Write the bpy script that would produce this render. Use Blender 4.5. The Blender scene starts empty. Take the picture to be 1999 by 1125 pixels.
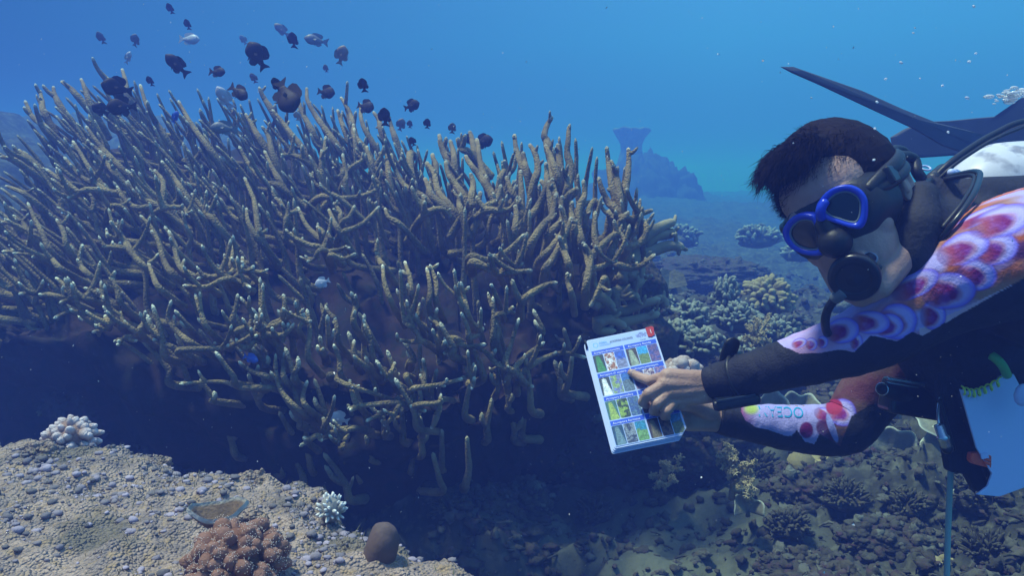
import bpy, math, random
import numpy as np
from mathutils import Vector, Matrix, Euler
from mathutils.bvhtree import BVHTree

SC = bpy.context.scene
COL = SC.collection
RNG = np.random.RandomState(7)
random.seed(7)

# ------------------------------------------------------------------ camera
PITCH = math.radians(8.0)
FPX = 1555.0                                   # focal length in photo pixels (1999 wide)
CAM = np.array([0.0, 0.0, 1.0])
AX = np.array([1.0, 0.0, 0.0])
AF = np.array([0.0, math.cos(PITCH), -math.sin(PITCH)])
AU = np.array([0.0, math.sin(PITCH), math.cos(PITCH)])
cam_d = bpy.data.cameras.new('camera'); cam = bpy.data.objects.new('camera', cam_d)
COL.objects.link(cam); SC.camera = cam
cam.location = CAM; cam.rotation_euler = (math.radians(90) - PITCH, 0, 0)
cam_d.sensor_width = 36.0; cam_d.lens = 36.0 * FPX / 1999.0
cam_d.clip_start = 0.02; cam_d.clip_end = 400

# ------------------------------------------------------------------ light
w = bpy.data.worlds.new('World'); SC.world = w; w.use_nodes = True
nt = w.node_tree; nt.nodes.clear()
wo = nt.nodes.new('ShaderNodeOutputWorld'); bg = nt.nodes.new('ShaderNodeBackground')
tc = nt.nodes.new('ShaderNodeTexCoord'); sep = nt.nodes.new('ShaderNodeSeparateXYZ')
nt.links.new(tc.outputs['Generated'], sep.inputs[0])
rz = nt.nodes.new('ShaderNodeValToRGB'); e = rz.color_ramp.elements     # by height of the view direction
mp = nt.nodes.new('ShaderNodeMapRange'); mp.inputs[1].default_value = -0.4; mp.inputs[2].default_value = 1.0
nt.links.new(sep.outputs[2], mp.inputs[0]); nt.links.new(mp.outputs[0], rz.inputs[0])
e[0].position = 0.0; e[0].color = (0.003, 0.010, 0.05, 1)
e[1].position = 1.0; e[1].color = (0.5, 0.85, 1.8, 1)
for p, c in ((0.22, (0.006, 0.032, 0.13, 1)), (0.30, (0.052, 0.20, 0.56, 1)), (0.40, (0.075, 0.36, 0.80, 1)),
             (0.50, (0.11, 0.42, 0.92, 1)), (0.70, (0.22, 0.58, 1.2, 1))):
    n = e.new(p); n.color = c
# darker water towards the reef slope on the left
mx = nt.nodes.new('ShaderNodeMapRange'); mx.inputs[1].default_value = -0.62; mx.inputs[2].default_value = 0.25
mx.inputs[3].default_value = 0.26; mx.inputs[4].default_value = 1.0
nt.links.new(sep.outputs[0], mx.inputs[0])
ml = nt.nodes.new('ShaderNodeMix'); ml.data_type = 'RGBA'; ml.blend_type = 'MULTIPLY'; ml.inputs[0].default_value = 1
cb = nt.nodes.new('ShaderNodeCombineColor'); nt.links.new(mx.outputs[0], cb.inputs[0]); nt.links.new(mx.outputs[0], cb.inputs[1])
m2 = nt.nodes.new('ShaderNodeMath'); m2.operation = 'POWER'; m2.inputs[1].default_value = 0.75
nt.links.new(mx.outputs[0], m2.inputs[0]); nt.links.new(m2.outputs[0], cb.inputs[2])
nt.links.new(rz.outputs[0], ml.inputs[6]); nt.links.new(cb.outputs[0], ml.inputs[7])
nt.links.new(ml.outputs[2], bg.inputs[0]); bg.inputs[1].default_value = 0.9
nt.links.new(bg.outputs[0], wo.inputs[0])

SDIR = (-0.34, 0.06, 0.93)                                # towards the sun
sd = bpy.data.lights.new('sun', 'SUN'); so = bpy.data.objects.new('sun', sd); COL.objects.link(so)
sd.energy = 5.0; sd.angle = math.radians(9); sd.color = (1.0, 0.94, 0.86)
sdir = Vector(SDIR).normalized()
so.rotation_euler = sdir.to_track_quat('Z', 'Y').to_euler()

SC.view_settings.view_transform = 'Standard'; SC.view_settings.look = 'None'
SC.view_settings.exposure = 0.0; SC.view_settings.gamma = 1.0
SC.render.engine = 'CYCLES'
SC.cycles.use_denoising = True
SC.cycles.max_bounces = 5; SC.cycles.diffuse_bounces = 2; SC.cycles.glossy_bounces = 2
SC.cycles.transmission_bounces = 4; SC.cycles.volume_bounces = 0; SC.cycles.transparent_max_bounces = 6
HAZE_DENSITY = 0.115

# ------------------------------------------------------------------ helpers
def P(px, py, d):
    return CAM + AX * ((px - 999.5) / FPX * d) + AU * ((562.5 - py) / FPX * d) + AF * d

def cv(x, y, z):                                # camera-space direction (z towards camera) to world
    v = AX * x + AU * y - AF * z
    return v

def proj(p):
    q = np.asarray(p) - CAM
    d = q @ AF
    return 999.5 + FPX * (q @ AX) / d, 562.5 - FPX * (q @ AU) / d, d

def ray_plane(px, py, p0, n):
    dirv = P(px, py, 1.0) - CAM
    t = ((p0 - CAM) @ n) / (dirv @ n)
    return CAM + dirv * t

def sstep(a, b, x):
    t = np.clip((x - a) / (b - a), 0, 1)
    return t * t * (3 - 2 * t)

def unit(v):
    v = np.asarray(v, float)
    return v / (np.linalg.norm(v) + 1e-12)

def _hash(ix, iy, iz, seed):
    n = (ix * 374761393 + iy * 668265263 + iz * 2147483647 + seed * 1274126177) & 0xffffffff
    n = ((n ^ (n >> 13)) * 1274126177) & 0xffffffff
    n = (n ^ (n >> 16)) & 0xffffff
    return n / float(0xffffff)

def vnoise(p, seed=0):
    p = np.asarray(p, float); i = np.floor(p).astype(np.int64); f = p - i; f = f * f * (3 - 2 * f)
    r = 0
    for dx in (0, 1):
        for dy in (0, 1):
            for dz in (0, 1):
                wgt = (f[..., 0] if dx else 1 - f[..., 0]) * (f[..., 1] if dy else 1 - f[..., 1]) * (f[..., 2] if dz else 1 - f[..., 2])
                r = r + wgt * _hash(i[..., 0] + dx, i[..., 1] + dy, i[..., 2] + dz, seed)
    return r * 2 - 1

def fbm(p, oct=4, seed=0, gain=0.5):
    p = np.asarray(p, float); a = 1.0; s = 0; t = 0
    for k in range(oct):
        s = s + a * vnoise(p * (2.03 ** k), seed + k * 17); t += a; a *= gain
    return s / t

def cells(p, seed=0):                           # distance to the nearest of jittered points (2-D)
    p = np.asarray(p, float); i = np.floor(p).astype(np.int64); best = np.full(p.shape[:-1], 9.0)
    idc = np.zeros(p.shape[:-1])
    for dx in (-1, 0, 1):
        for dy in (-1, 0, 1):
            cx = i[..., 0] + dx; cy = i[..., 1] + dy
            jx = cx + _hash(cx, cy, cx * 0, seed); jy = cy + _hash(cx, cy, cx * 0 + 5, seed)
            d = np.hypot(p[..., 0] - jx, p[..., 1] - jy)
            m = d < best; best = np.where(m, d, best); idc = np.where(m, _hash(cx, cy, cx * 0 + 9, seed), idc)
    return best, idc

def catmull(pts, n):
    pts = np.asarray(pts, float)
    if len(pts) == 2:
        t = np.linspace(0, 1, n)[:, None]; return pts[0] * (1 - t) + pts[1] * t
    q = np.vstack([2 * pts[0] - pts[1], pts, 2 * pts[-1] - pts[-2]])
    seg = len(pts) - 1; ts = np.linspace(0, seg - 1e-6, n); out = []
    for t in ts:
        k = int(t); u = t - k; a, b, c, d = q[k], q[k + 1], q[k + 2], q[k + 3]
        out.append(0.5 * ((2 * b) + (-a + c) * u + (2 * a - 5 * b + 4 * c - d) * u * u + (-a + 3 * b - 3 * c + d) * u ** 3))
    return np.array(out)

class MB:
    """collects geometry for ONE mesh"""
    def __init__(s):
        s.v = []; s.f = []; s.n = 0; s.at = []; s.mi = []
    def add(s, v, f, at=None, mi=0):
        v = np.asarray(v, float).reshape(-1, 3)
        s.v.append(v)
        s.f += [[i + s.n for i in q] for q in f]
        s.mi += [mi] * len(f)
        s.at.append(np.zeros(len(v)) if at is None else np.broadcast_to(np.asarray(at, float), (len(v),)))
        s.n += len(v)
    def tube(s, pts, rad, seg=8, at=None, cap=True, jitter=0, mi=0, closed=False, flat=None):
        pts = np.asarray(pts, float); n = len(pts); rad = np.atleast_1d(np.asarray(rad, float))
        rad = np.interp(np.linspace(0, 1, n), np.linspace(0, 1, len(rad)), rad) if len(rad) not in (1, n) else np.broadcast_to(rad, (n,)).copy()
        tan = np.gradient(pts, axis=0)
        if closed: tan = np.roll(pts, -1, 0) - np.roll(pts, 1, 0)
        tan /= np.linalg.norm(tan, axis=1)[:, None] + 1e-12
        ref = np.array([0.31, 0.22, 0.93]) if abs(tan[0] @ unit([0.31, 0.22, 0.93])) < 0.9 else np.array([1.0, 0, 0.1])
        nn = unit(np.cross(tan[0], ref)); N = []
        for k in range(n):
            nn = unit(nn - tan[k] * (nn @ tan[k])); N.append(nn)
        N = np.array(N); B = np.cross(tan, N)
        if flat is not None:                    # flat = (axis, ratio): squash the section along the axis
            pass
        a = np.linspace(0, 2 * np.pi, seg, endpoint=False)
        ring = (np.cos(a)[None, :, None] * N[:, None, :] + np.sin(a)[None, :, None] * B[:, None, :])
        r = rad[:, None] * np.ones(seg)[None, :]
        if jitter: r = r * (1 + jitter * RNG.rand(n, seg))
        v = pts[:, None, :] + ring * r[:, :, None]
        if flat is not None:
            ax = unit(flat[0]); off = v - pts[:, None, :]
            v = v - (off @ ax)[..., None] * ax * (1 - flat[1])
        v = v.reshape(-1, 3)
        f = []
        for k in range(n if closed else n - 1):
            a0 = k * seg; b0 = ((k + 1) % n) * seg
            for j in range(seg):
                j2 = (j + 1) % seg
                f.append((a0 + j, a0 + j2, b0 + j2, b0 + j))
        av = None
        if at is not None: av = np.repeat(np.broadcast_to(np.asarray(at, float), (n,)), seg)
        if cap and not closed:
            v = np.vstack([v, pts[0] - tan[0] * rad[0] * 0.4, pts[-1] + tan[-1] * rad[-1] * 0.6])
            c0 = n * seg
            for j in range(seg):
                j2 = (j + 1) % seg
                f.append((c0, j2, j)); f.append((c0 + 1, (n - 1) * seg + j, (n - 1) * seg + j2))
            if av is not None: av = np.concatenate([av, [av[0], av[-1]]])
        s.add(v, f, av, mi)
    def ball(s, c, r, seg=10, rings=7, noise=0, at=None, mi=0, axes=None, nscale=3.0):
        c = np.asarray(c, float); r = np.broadcast_to(np.asarray(r, float), (3,))
        v = [[0, 0, 1.0]]
        for i in range(1, rings):
            ph = math.pi * i / rings
            for j in range(seg):
                th = 2 * math.pi * j / seg
                v.append([math.sin(ph) * math.cos(th), math.sin(ph) * math.sin(th), math.cos(ph)])
        v.append([0, 0, -1.0]); v = np.array(v)
        k = 1.0
        if noise:
            k = (1 + noise * fbm(v * nscale / 2 + RNG.rand(3) * 50, 3))[:, None]
        v = v * r * k
        if axes is not None: v = v @ np.asarray(axes)
        v = v + c; f = []
        for j in range(seg):
            f.append((0, 1 + j, 1 + (j + 1) % seg))
        for i in range(rings - 2):
            for j in range(seg):
                a = 1 + i * seg + j; b = 1 + i * seg + (j + 1) % seg
                f.append((a, a + seg, b + seg, b))
        L = 1 + (rings - 1) * seg; o = 1 + (rings - 2) * seg
        for j in range(seg):
            f.append((L, o + (j + 1) % seg, o + j))
        s.add(v, f, at, mi)
    def box(s, c, half, axes=None, at=None, mi=0):
        c = np.asarray(c, float); h = np.asarray(half, float)
        v = np.array([[x, y, z] for x in (-1, 1) for y in (-1, 1) for z in (-1, 1)], float) * h
        if axes is not None: v = v @ np.asarray(axes)
        f = [(0, 1, 3, 2), (4, 6, 7, 5), (0, 4, 5, 1), (2, 3, 7, 6), (0, 2, 6, 4), (1, 5, 7, 3)]
        s.add(v + c, f, at, mi)
    def prism(s, poly, nrm, t, at=None, mi=0):
        """poly: list of 3-D points (any planar outline), extruded by t along nrm (centred)"""
        poly = np.asarray(poly, float); nrm = unit(nrm); n = len(poly)
        v = np.vstack([poly + nrm * t / 2, poly - nrm * t / 2])
        f = [tuple(range(n)), tuple(range(2 * n - 1, n - 1, -1))]
        for j in range(n):
            j2 = (j + 1) % n; f.append((j, j + n, j2 + n, j2))
        s.add(v, f, at, mi)
    def mesh(s, name):
        me = bpy.data.meshes.new(name)
        v = np.vstack(s.v) if s.v else np.zeros((0, 3))
        me.from_pydata(v.tolist(), [], s.f)
        a = me.attributes.new('tip', 'FLOAT', 'POINT')
        a.data.foreach_set('value', np.concatenate(s.at).astype(np.float32))
        me.polygons.foreach_set('material_index', s.mi)
        return me
    def build(s, name, mats, parent=None, smooth=True, bevel=0):
        me = s.mesh(name)
        if not isinstance(mats, (list, tuple)): mats = [mats]
        for m in mats: me.materials.append(m)
        if smooth: me.polygons.foreach_set('use_smooth', [True] * len(me.polygons))
        me.update()
        o = bpy.data.objects.new(name, me); COL.objects.link(o)
        if parent is not None: attach(o, parent)
        if bevel:
            b = o.modifiers.new('b', 'BEVEL'); b.width = bevel; b.segments = 3; b.limit_method = 'ANGLE'
        return o

def attach(o, parent):
    o.parent = parent
    o.matrix_parent_inverse = Matrix.Translation(-Vector(parent.location))

def tag(o, label, cat, group=None, kind=None):
    if label: o['label'] = label
    if cat: o['category'] = cat
    if group: o['group'] = group
    if kind: o['kind'] = kind
    return o

def thing(name, loc, label, cat, group=None, kind=None):
    o = bpy.data.objects.new(name, None); COL.objects.link(o); o.location = [float(x) for x in loc]
    o.empty_display_size = 0.05
    return tag(o, label, cat, group, kind)

def vcol(me, name, rgb):
    a = me.color_attributes.new(name, 'FLOAT_COLOR', 'POINT')
    c = np.ones((len(me.vertices), 4), np.float32); c[:, :3] = rgb
    a.data.foreach_set('color', c.ravel())

# ---- materials
def mat(name, col=(0.5, 0.5, 0.5), rough=0.8, col2=None, scale=20, bump=0.0, bscale=60, tipcol=None, attr=None,
        metal=0.0, spec=0.3, vor=0.0, vscale=120, col3=None, sss=0.0, detail=5):
    m = bpy.data.materials.new(name); m.use_nodes = True; t = m.node_tree; N = t.nodes; L = t.links
    b = N['Principled BSDF']; b.inputs['Roughness'].default_value = rough; b.inputs['Metallic'].default_value = metal
    b.inputs['Specular IOR Level'].default_value = spec
    tcn = N.new('ShaderNodeTexCoord'); obj = tcn.outputs['Object']
    src = None
    if attr:
        an = N.new('ShaderNodeAttribute'); an.attribute_name = attr; src = an.outputs['Color']
    else:
        r = N.new('ShaderNodeRGB'); r.outputs[0].default_value = (*col, 1); src = r.outputs[0]
    def mix(a, bcol, fac, op='MIX'):
        x = N.new('ShaderNodeMix'); x.data_type = 'RGBA'; x.blend_type = op
        L.new(a, x.inputs[6])
        if isinstance(bcol, tuple): x.inputs[7].default_value = (*bcol, 1)
        else: L.new(bcol, x.inputs[7])
        if isinstance(fac, float): x.inputs[0].default_value = fac
        else: L.new(fac, x.inputs[0])
        return x.outputs[2]
    def noise(sc, d=detail):
        n = N.new('ShaderNodeTexNoise'); n.inputs['Scale'].default_value = sc; n.inputs['Detail'].default_value = d
        L.new(obj, n.inputs['Vector']); return n.outputs[0]
    def ramp(x, lo, hi):
        r = N.new('ShaderNodeMapRange'); r.inputs[1].default_value = lo; r.inputs[2].default_value = hi
        L.new(x, r.inputs[0]); return r.outputs[0]
    if col2 is not None: src = mix(src, col2, ramp(noise(scale), 0.38, 0.62))
    if col3 is not None: src = mix(src, col3, ramp(noise(scale * 3.1), 0.52, 0.66))
    if vor:
        v = N.new('ShaderNodeTexVoronoi'); v.inputs['Scale'].default_value = vscale; L.new(obj, v.inputs['Vector'])
        vo = v.outputs['Distance']
    if tipcol is not None:
        ta = N.new('ShaderNodeAttribute'); ta.attribute_name = 'tip'; src = mix(src, tipcol, ta.outputs['Fac'])
    L.new(src, b.inputs['Base Color'])
    if sss:
        b.inputs['Subsurface Weight'].default_value = sss; b.inputs['Subsurface Radius'].default_value = (0.01, 0.004, 0.002)
    if bump or vor:
        h = None
        if bump: h = noise(bscale, 6)
        bp = N.new('ShaderNodeBump'); bp.inputs['Strength'].default_value = min(1.0, max(bump, vor)); bp.inputs['Distance'].default_value = 0.006
        if vor and h is not None:
            ad = N.new('ShaderNodeMath'); ad.operation = 'SUBTRACT'; L.new(h, ad.inputs[0]); L.new(vo, ad.inputs[1]); h = ad.outputs[0]
        elif vor:
            ad = N.new('ShaderNodeMath'); ad.operation = 'MULTIPLY'; ad.inputs[1].default_value = -1.0; L.new(vo, ad.inputs[0]); h = ad.outputs[0]
        L.new(h, bp.inputs['Height']); L.new(bp.outputs[0], b.inputs['Normal'])
    return m

M = {}
M['stag'] = mat('staghorn_coral', (0.31, 0.21, 0.085), 0.9, col2=(0.13, 0.085, 0.034), scale=14, bump=0.6, bscale=160,
                vor=0.8, vscale=190, tipcol=(0.84, 0.80, 0.62))
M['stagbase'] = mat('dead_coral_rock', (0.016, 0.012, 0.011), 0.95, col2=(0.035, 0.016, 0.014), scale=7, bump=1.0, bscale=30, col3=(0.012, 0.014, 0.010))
M['smooth'] = mat('smooth_finger_coral', (0.30, 0.25, 0.15), 0.85, col2=(0.20, 0.16, 0.10), scale=10, bump=0.35, bscale=120, tipcol=(0.5, 0.46, 0.32))

# ------------------------------------------------------------------ seabed
def build_seabed():
    ctl = [(1600, 1110, 2.0), (1250, 1110, 2.0), (950, 1060, 2.1), (860, 1000, 2.3), (1350, 1050, 2.35), (1350, 985, 2.8), (1150, 920, 3.0),
           (1500, 960, 2.5), (1480, 860, 2.8), (1700, 900, 2.6), (1930, 1050, 2.1), (1990, 960, 2.4), (1750, 830, 3.0),
           (1880, 1110, 1.95), (1450, 720, 3.0), (1560, 740, 3.2), (1400, 610, 3.5), (1330, 560, 3.9), (1500, 620, 4.2), (1650, 600, 6),
           (1930, 640, 6), (1930, 480, 11), (1450, 490, 9), (1550, 455, 12), (1330, 435, 12), (1300, 395, 17), (1500, 405, 19), (1900, 400, 20),
           (1250, 375, 20), (1700, 385, 28), (600, 375, 28), (2400, 380, 20), (2300, 900, 2.6), (2500, 600, 5), (1600, 380, 70), (200, 375, 60), (-900, 370, 50), (3200, 370, 50)]
    pts = [P(*c) for c in ctl]
    pts += [np.array(q) for q in ((-1.6, 1.6, -0.35), (-0.8, 1.7, -0.4), (0, 1.8, -0.35), (0.2, 2.4, -0.15), (-1, 2.6, -0.3), (-2.2, 2.3, -0.3), (-2, 4, 0.1), (0, 4, 0.15),
                                  (-1.2, 0.5, -0.4), (0.2, 0.5, -0.4), (1.5, 0.5, -0.2), (3, 1, -0.1), (-3, 0.5, -0.4), (0, -3, -0.5), (0.9, 4.5, 0.2),
                                  (-2, 6.5, 0.4), (0, 7, 0.3), (-4.0, 5.4, 1.5), (-5.0, 6.3, 1.7), (-6.5, 6, 1.7), (-3.6, 5.6, 1.2), (-9, 8, 1.6), (-8, 10, 1.5), (-5, 10, 1.6), (-3.0, 6.0, 0.9))]
    C = np.array(pts)
    na, nr = 440, 420
    ang = np.linspace(math.radians(-62), math.radians(62), na)
    rr = 0.5 * (90 / 0.5) ** (np.linspace(0, 1, nr) ** 1.15)
    A, R = np.meshgrid(ang, rr); X = np.sin(A) * R; Y = np.cos(A) * R
    num = np.zeros_like(X); den = np.zeros_like(X)
    for c in C:
        sc = 0.18 + 0.12 * np.hypot(c[0], c[1])
        wgt = 1.0 / (((X - c[0]) ** 2 + (Y - c[1]) ** 2) / sc ** 2 + 0.12) ** 1.7
        num += wgt * c[2]; den += wgt
    Z = num / den
    q = np.stack([X, Y, np.zeros_like(X)], -1)
    sand = np.exp(-(((X - 0.50 - (Y - 2.3) * 0.25 + 0.12 * fbm(q * 4, 3, 77)) / 0.34) ** 2)) * sstep(3.1, 2.5, Y)      # grey sand tongue
    rough = 1 - 0.7 * np.clip(sand, 0, 1)
    # knobbly reef rubble: rounded cells of three sizes
    c1, i1 = cells(q[..., :2] * 4.2, 3); c2, i2 = cells(q[..., :2] * 11, 5); c3, i3 = cells(q[..., :2] * 26, 8)
    near = 1 - 0.85 * sstep(3.5, 7.5, np.hypot(X, Y))
    lump = 0.10 * np.clip(0.75 - c1, 0, 1) * (i1 > 0.35) + near * (0.055 * np.clip(0.8 - c2, 0, 1) * (i2 > 0.3) + 0.018 * np.clip(0.8 - c3, 0, 1))
    far = sstep(2.5, 8, np.hypot(X, Y))
    Z += rough * (lump * (1 + 0.2 * far) + near * (0.06 * fbm(q * 7, 5, 11) + 0.035 * np.abs(fbm(q * 19, 4, 13))) + 0.10 * fbm(q * 2.1, 3, 4)) + far * 0.10 * fbm(q * 0.6, 3, 21)
    Z += near * (0.022 * fbm(q * 22, 4, 2) + 0.012 * np.abs(fbm(q * 45, 3, 52))) - 0.10 * np.clip(0.32 - cells(q[..., :2] * 8, 12)[0], 0, 1) * sand
    v = np.stack([X, Y, Z], -1).reshape(-1, 3); idx = np.arange(na * nr).reshape(nr, na)
    f = np.stack([idx[:-1, :-1], idx[:-1, 1:], idx[1:, 1:], idx[1:, :-1]], -1).reshape(-1, 4)
    mb = MB(); mb.add(v, f.tolist(), at=np.clip(sand, 0, 1).ravel())
    m = mat('seabed', (0.060, 0.058, 0.045), 0.95, col2=(0.026, 0.024, 0.022), scale=9, col3=(0.10, 0.095, 0.075), bump=0.9, bscale=55,
            tipcol=(0.115, 0.115, 0.085))
    o = mb.build('seabed', m); tag(o, 'dark rubble and grey sand sea floor sloping away into blue water', 'seabed', kind='structure')
    del o['category']
    return v[:, 2].reshape(nr, na), ang, rr
SEA = build_seabed()
def sea_z(x, y):
    Z, ang, rr = SEA
    r = math.hypot(x, y); a = math.atan2(x, y)
    i = int(np.clip(np.searchsorted(rr, r), 1, len(rr) - 1)); j = int(np.clip(np.searchsorted(ang, a), 1, len(ang) - 1))
    return float(Z[i, j])
# ------------------------------------------------------------------ foreground ledge
EDGE = np.array([(-2.6, 1.50), (-1.6, 1.50), (-0.948, 1.42), (-0.744, 1.395), (-0.437, 1.253), (-0.31, 1.17), (-0.2117, 1.042), (-0.11, 0.99),
                 (-0.037, 0.90), (0.06, 0.74), (0.10, 0.5), (0.11, 0.0)])
def edge_dist(x, y):
    best = np.full(np.shape(x), 9.0); sgn = np.ones(np.shape(x))
    for a, b in zip(EDGE[:-1], EDGE[1:]):
        ab = b - a; t = np.clip(((x - a[0]) * ab[0] + (y - a[1]) * ab[1]) / (ab @ ab), 0, 1)
        dx = x - a[0] - t * ab[0]; dy = y - a[1] - t * ab[1]; d = np.hypot(dx, dy)
        s = np.where(ab[0] * dy - ab[1] * dx < 0, 1.0, -1.0)
        m = d < best; best = np.where(m, d, best); sgn = np.where(m, s, sgn)
    return best * sgn
def ledge_z(x, y):
    x = np.asarray(x, float); y = np.asarray(y, float)
    q = np.stack([x, y, x * 0], -1)
    s = edge_dist(x, y) + 0.025 * fbm(q * 9, 3, 31) + 0.012 * fbm(q * 30, 2, 33)
    out = np.clip(-s, 0, None)
    z = 0.525 - 0.02 * sstep(0.07, 0.0, s) - 1.7 * out - 2.6 * np.clip(out - 0.03, 0, None)
    z = z + 0.018 * fbm(q * 5, 4, 35) + 0.013 * fbm(q * 18, 3, 36) + 0.007 * fbm(q * 60, 3, 37)
    c, i = cells(q[..., :2] * 38, 41)
    z = z + 0.006 * np.clip(0.75 - c, 0, 1) * (i > 0.45)
    c, i = cells(q[..., :2] * 16, 43)
    z = z + 0.012 * np.clip(0.6 - c, 0, 1) * (i > 0.7)
    return z
def build_ledge():
    nx, ny = 620, 420
    t = np.linspace(0, 1, nx); xs = -2.3 + 2.75 * t
    ys = 0.30 + 1.55 * np.linspace(0, 1, ny)
    X, Y = np.meshgrid(xs, ys); Z = np.maximum(ledge_z(X, Y), -0.7)
    v = np.stack([X, Y, Z], -1).reshape(-1, 3); idx = np.arange(nx * ny).reshape(ny, nx)
    f = np.stack([idx[:-1, :-1], idx[:-1, 1:], idx[1:, 1:], idx[1:, :-1]], -1).reshape(-1, 4)
    mb = MB(); mb.add(v, f.tolist(), at=(np.clip(fbm(np.stack([X, Y, X * 0], -1) * 9, 4, 61) * 3.2 - .2, 0, 1) * .75).ravel())
    m = M['ledge'] = mat('ledge_rock', (0.42, 0.305, 0.25), 0.95, col2=(0.23, 0.18, 0.165), scale=19, col3=(0.36, 0.25, 0.16), bump=1.0, bscale=90, vor=0.3, vscale=220, tipcol=(0.13, 0.115, 0.085))
    o = mb.build('rock_ledge', m); tag(o, 'pale rocky ledge crusted with lilac nodules in the lower left foreground', None, kind='structure')
    mb = MB(); R = np.random.RandomState(3)
    n = 0
    cx = R.rand(60) * 1.3 - 1.15; cy = 0.5 + R.rand(60) * 1.0
    while n < 4200:
        if R.rand() < 0.72:
            k = R.randint(60); x = cx[k] + R.randn() * 0.03; y = cy[k] + R.randn() * 0.03
        else:
            x = R.rand() * 1.5 - 1.35; y = 0.45 + R.rand() * 1.05
        if edge_dist(np.array(x), np.array(y)) < -0.01: continue
        r = 0.0016 + 0.0055 * R.rand() ** 3.5
        z = float(ledge_z(x, y))
        mb.ball((x, y, z + r * 0.25), (r * (0.9 + 0.5 * R.rand()), r * (0.9 + 0.5 * R.rand()), r * (0.45 + 0.4 * R.rand())), 7, 5, noise=0.55, at=R.rand() ** 2)
        n += 1
    m = mat('coralline_nodule', (0.17, 0.145, 0.15), 0.9, col2=(0.11, 0.10, 0.105), scale=30, tipcol=(0.40, 0.33, 0.42), bump=0.3, bscale=300)
    o = mb.build('coralline_rubble', m); tag(o, 'lilac coralline nodules crusting the foreground ledge', None, kind='stuff')
    mb = MB(); n = 0                                    # short turf algae
    while n < 2600:
        k = R.randint(60); x = cx[k] + R.randn() * 0.06; y = cy[k] + R.randn() * 0.06
        if edge_dist(np.array(x), np.array(y)) < -0.02: continue
        z = float(ledge_z(x, y)); h = 0.004 + 0.007 * R.rand(); dx, dy = R.randn(2) * 0.004; wv = 0.0008
        mb.add([(x - wv, y, z - .001), (x + wv, y, z - .001), (x + dx, y + dy, z + h)], [(0, 1, 2)]); n += 1
    m = mat('turf_algae', (0.09, 0.11, 0.05), 0.9, col2=(0.16, 0.13, 0.08), scale=20)
    o = mb.build('turf_algae', m, smooth=False); tag(o, 'short green turf algae between the nodules of the ledge', None, kind='stuff')
build_ledge()

# ------------------------------------------------------------------ staghorn coral
SKY_U = [-300, -60, 0, 60, 130, 190, 400, 600, 700, 800, 860, 1000, 1100, 1185, 1230, 1290, 1340]
SKY_V = [420, 330, 270, 205, 160, 140, 165, 175, 210, 270, 275, 265, 245, 300, 300, 420, 500]
LOW_U = [-300, 0, 120, 250, 400, 600, 850, 1000, 1100, 1200, 1340]
LOW_V = [560, 610, 640, 700, 780, 850, 840, 760, 690, 640, 560]
def sky_v(u): return np.interp(u, SKY_U, SKY_V)
def low_v(u): return np.interp(u, LOW_U, LOW_V)
def dsurf(u, v):
    ds = np.interp(u, [-300, 0, 600, 900, 1200, 1340], [2.7, 3.1, 3.5, 3.0, 2.45, 2.35])
    df = np.interp(u, [-300, 0, 400, 900, 1150, 1340], [2.35, 2.15, 1.95, 1.92, 2.05, 2.3])
    t = np.clip((v - sky_v(u)) / (560 - sky_v(u)), 0, 1)
    return ds + (df - ds) * t ** 0.62

def branch(mb, pts, r0, r1, seg=10, tipw=0.5, tiplen=0.021, step=0.0062, rough=0.14):
    pts = np.asarray(pts, float)
    L = np.linalg.norm(np.diff(pts, axis=0), axis=1).sum()
    n = int(np.clip(L / step, 8, 60)); c = catmull(pts, n)
    wob = fbm(c * 14 + 3, 2, 5)[:, None]; c = c + wob * r0 * 0.22 * np.array([1, 0.4, 0.3]) * np.linspace(0, 1, n)[:, None]
    s = np.linspace(0, 1, n); rem = (1 - s) * L
    r = r1 + (r0 - r1) * (1 - s) ** 1.0
    cap = np.clip(rem / (r1 * 1.5), 0, 1); r = r * np.sqrt(np.clip(1 - (1 - cap) ** 2, 0.10, 1))
    r = r * (1 + 0.09 * fbm(c * 40, 2, 9))
    at = np.clip(tipw * np.clip(1.15 - rem / tiplen, 0, 1) ** 1.2 + 0.05, 0, 1)
    mb.tube(c, r, seg, at=at, jitter=rough)
    return c, r

def nubs(mb, c, r, count, tipw, lo=0.35, out=(0, 0, 0.6), size=1.0):
    n = len(c)
    for _ in range(count):
        k = int(n * (lo + (0.97 - lo) * RNG.rand())); d = unit(RNG.randn(3) + np.array(out)); tan = unit(c[min(k + 1, n - 1)] - c[k - 1])
        d = unit(d + tan * 0.6); l = (0.010 + 0.024 * RNG.rand() ** 1.5) * size
        branch(mb, [c[k], c[k] + d * (r[k] + l * 0.5), c[k] + d * (r[k] + l) + np.array([0, 0, l * 0.3])], 0.0065 * size, 0.0030 * size, 7, tipw, 0.012, 0.004)

def traced(pl, ox, oy, sc, w0=25, w1=11, dd=0.0, k=0.35, root=0):
    q = [(ox + x / sc, oy + y / sc) for x, y in pl]
    um = np.mean([p[0] for p in q]); vm = np.mean([p[1] for p in q]); dm = float(dsurf(um, vm)) + dd
    pts = []
    for u, v in q:
        pts.append(P(u, v, dm + k * (float(dsurf(u, v)) - float(dsurf(um, vm))) + 0.01 * RNG.randn()))
    pts = np.array(pts); L = np.linalg.norm(np.diff(pts, axis=0), axis=1).sum()
    r0, r1 = w0 / 2 / FPX * dm, w1 / 2 / FPX * dm; r0 = min(r0, r1 + L * 0.07)
    if root:
        hi = float(sstep(520, 380, q[0][1])); pts = np.vstack([pts[0] + unit(pts[0] - pts[1]) * (0.02 + 0.07 * hi) + np.array([0.01, 0.05 + 0.05 * (1 - hi), -0.05]), pts])
    return pts, r0, r1

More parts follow.
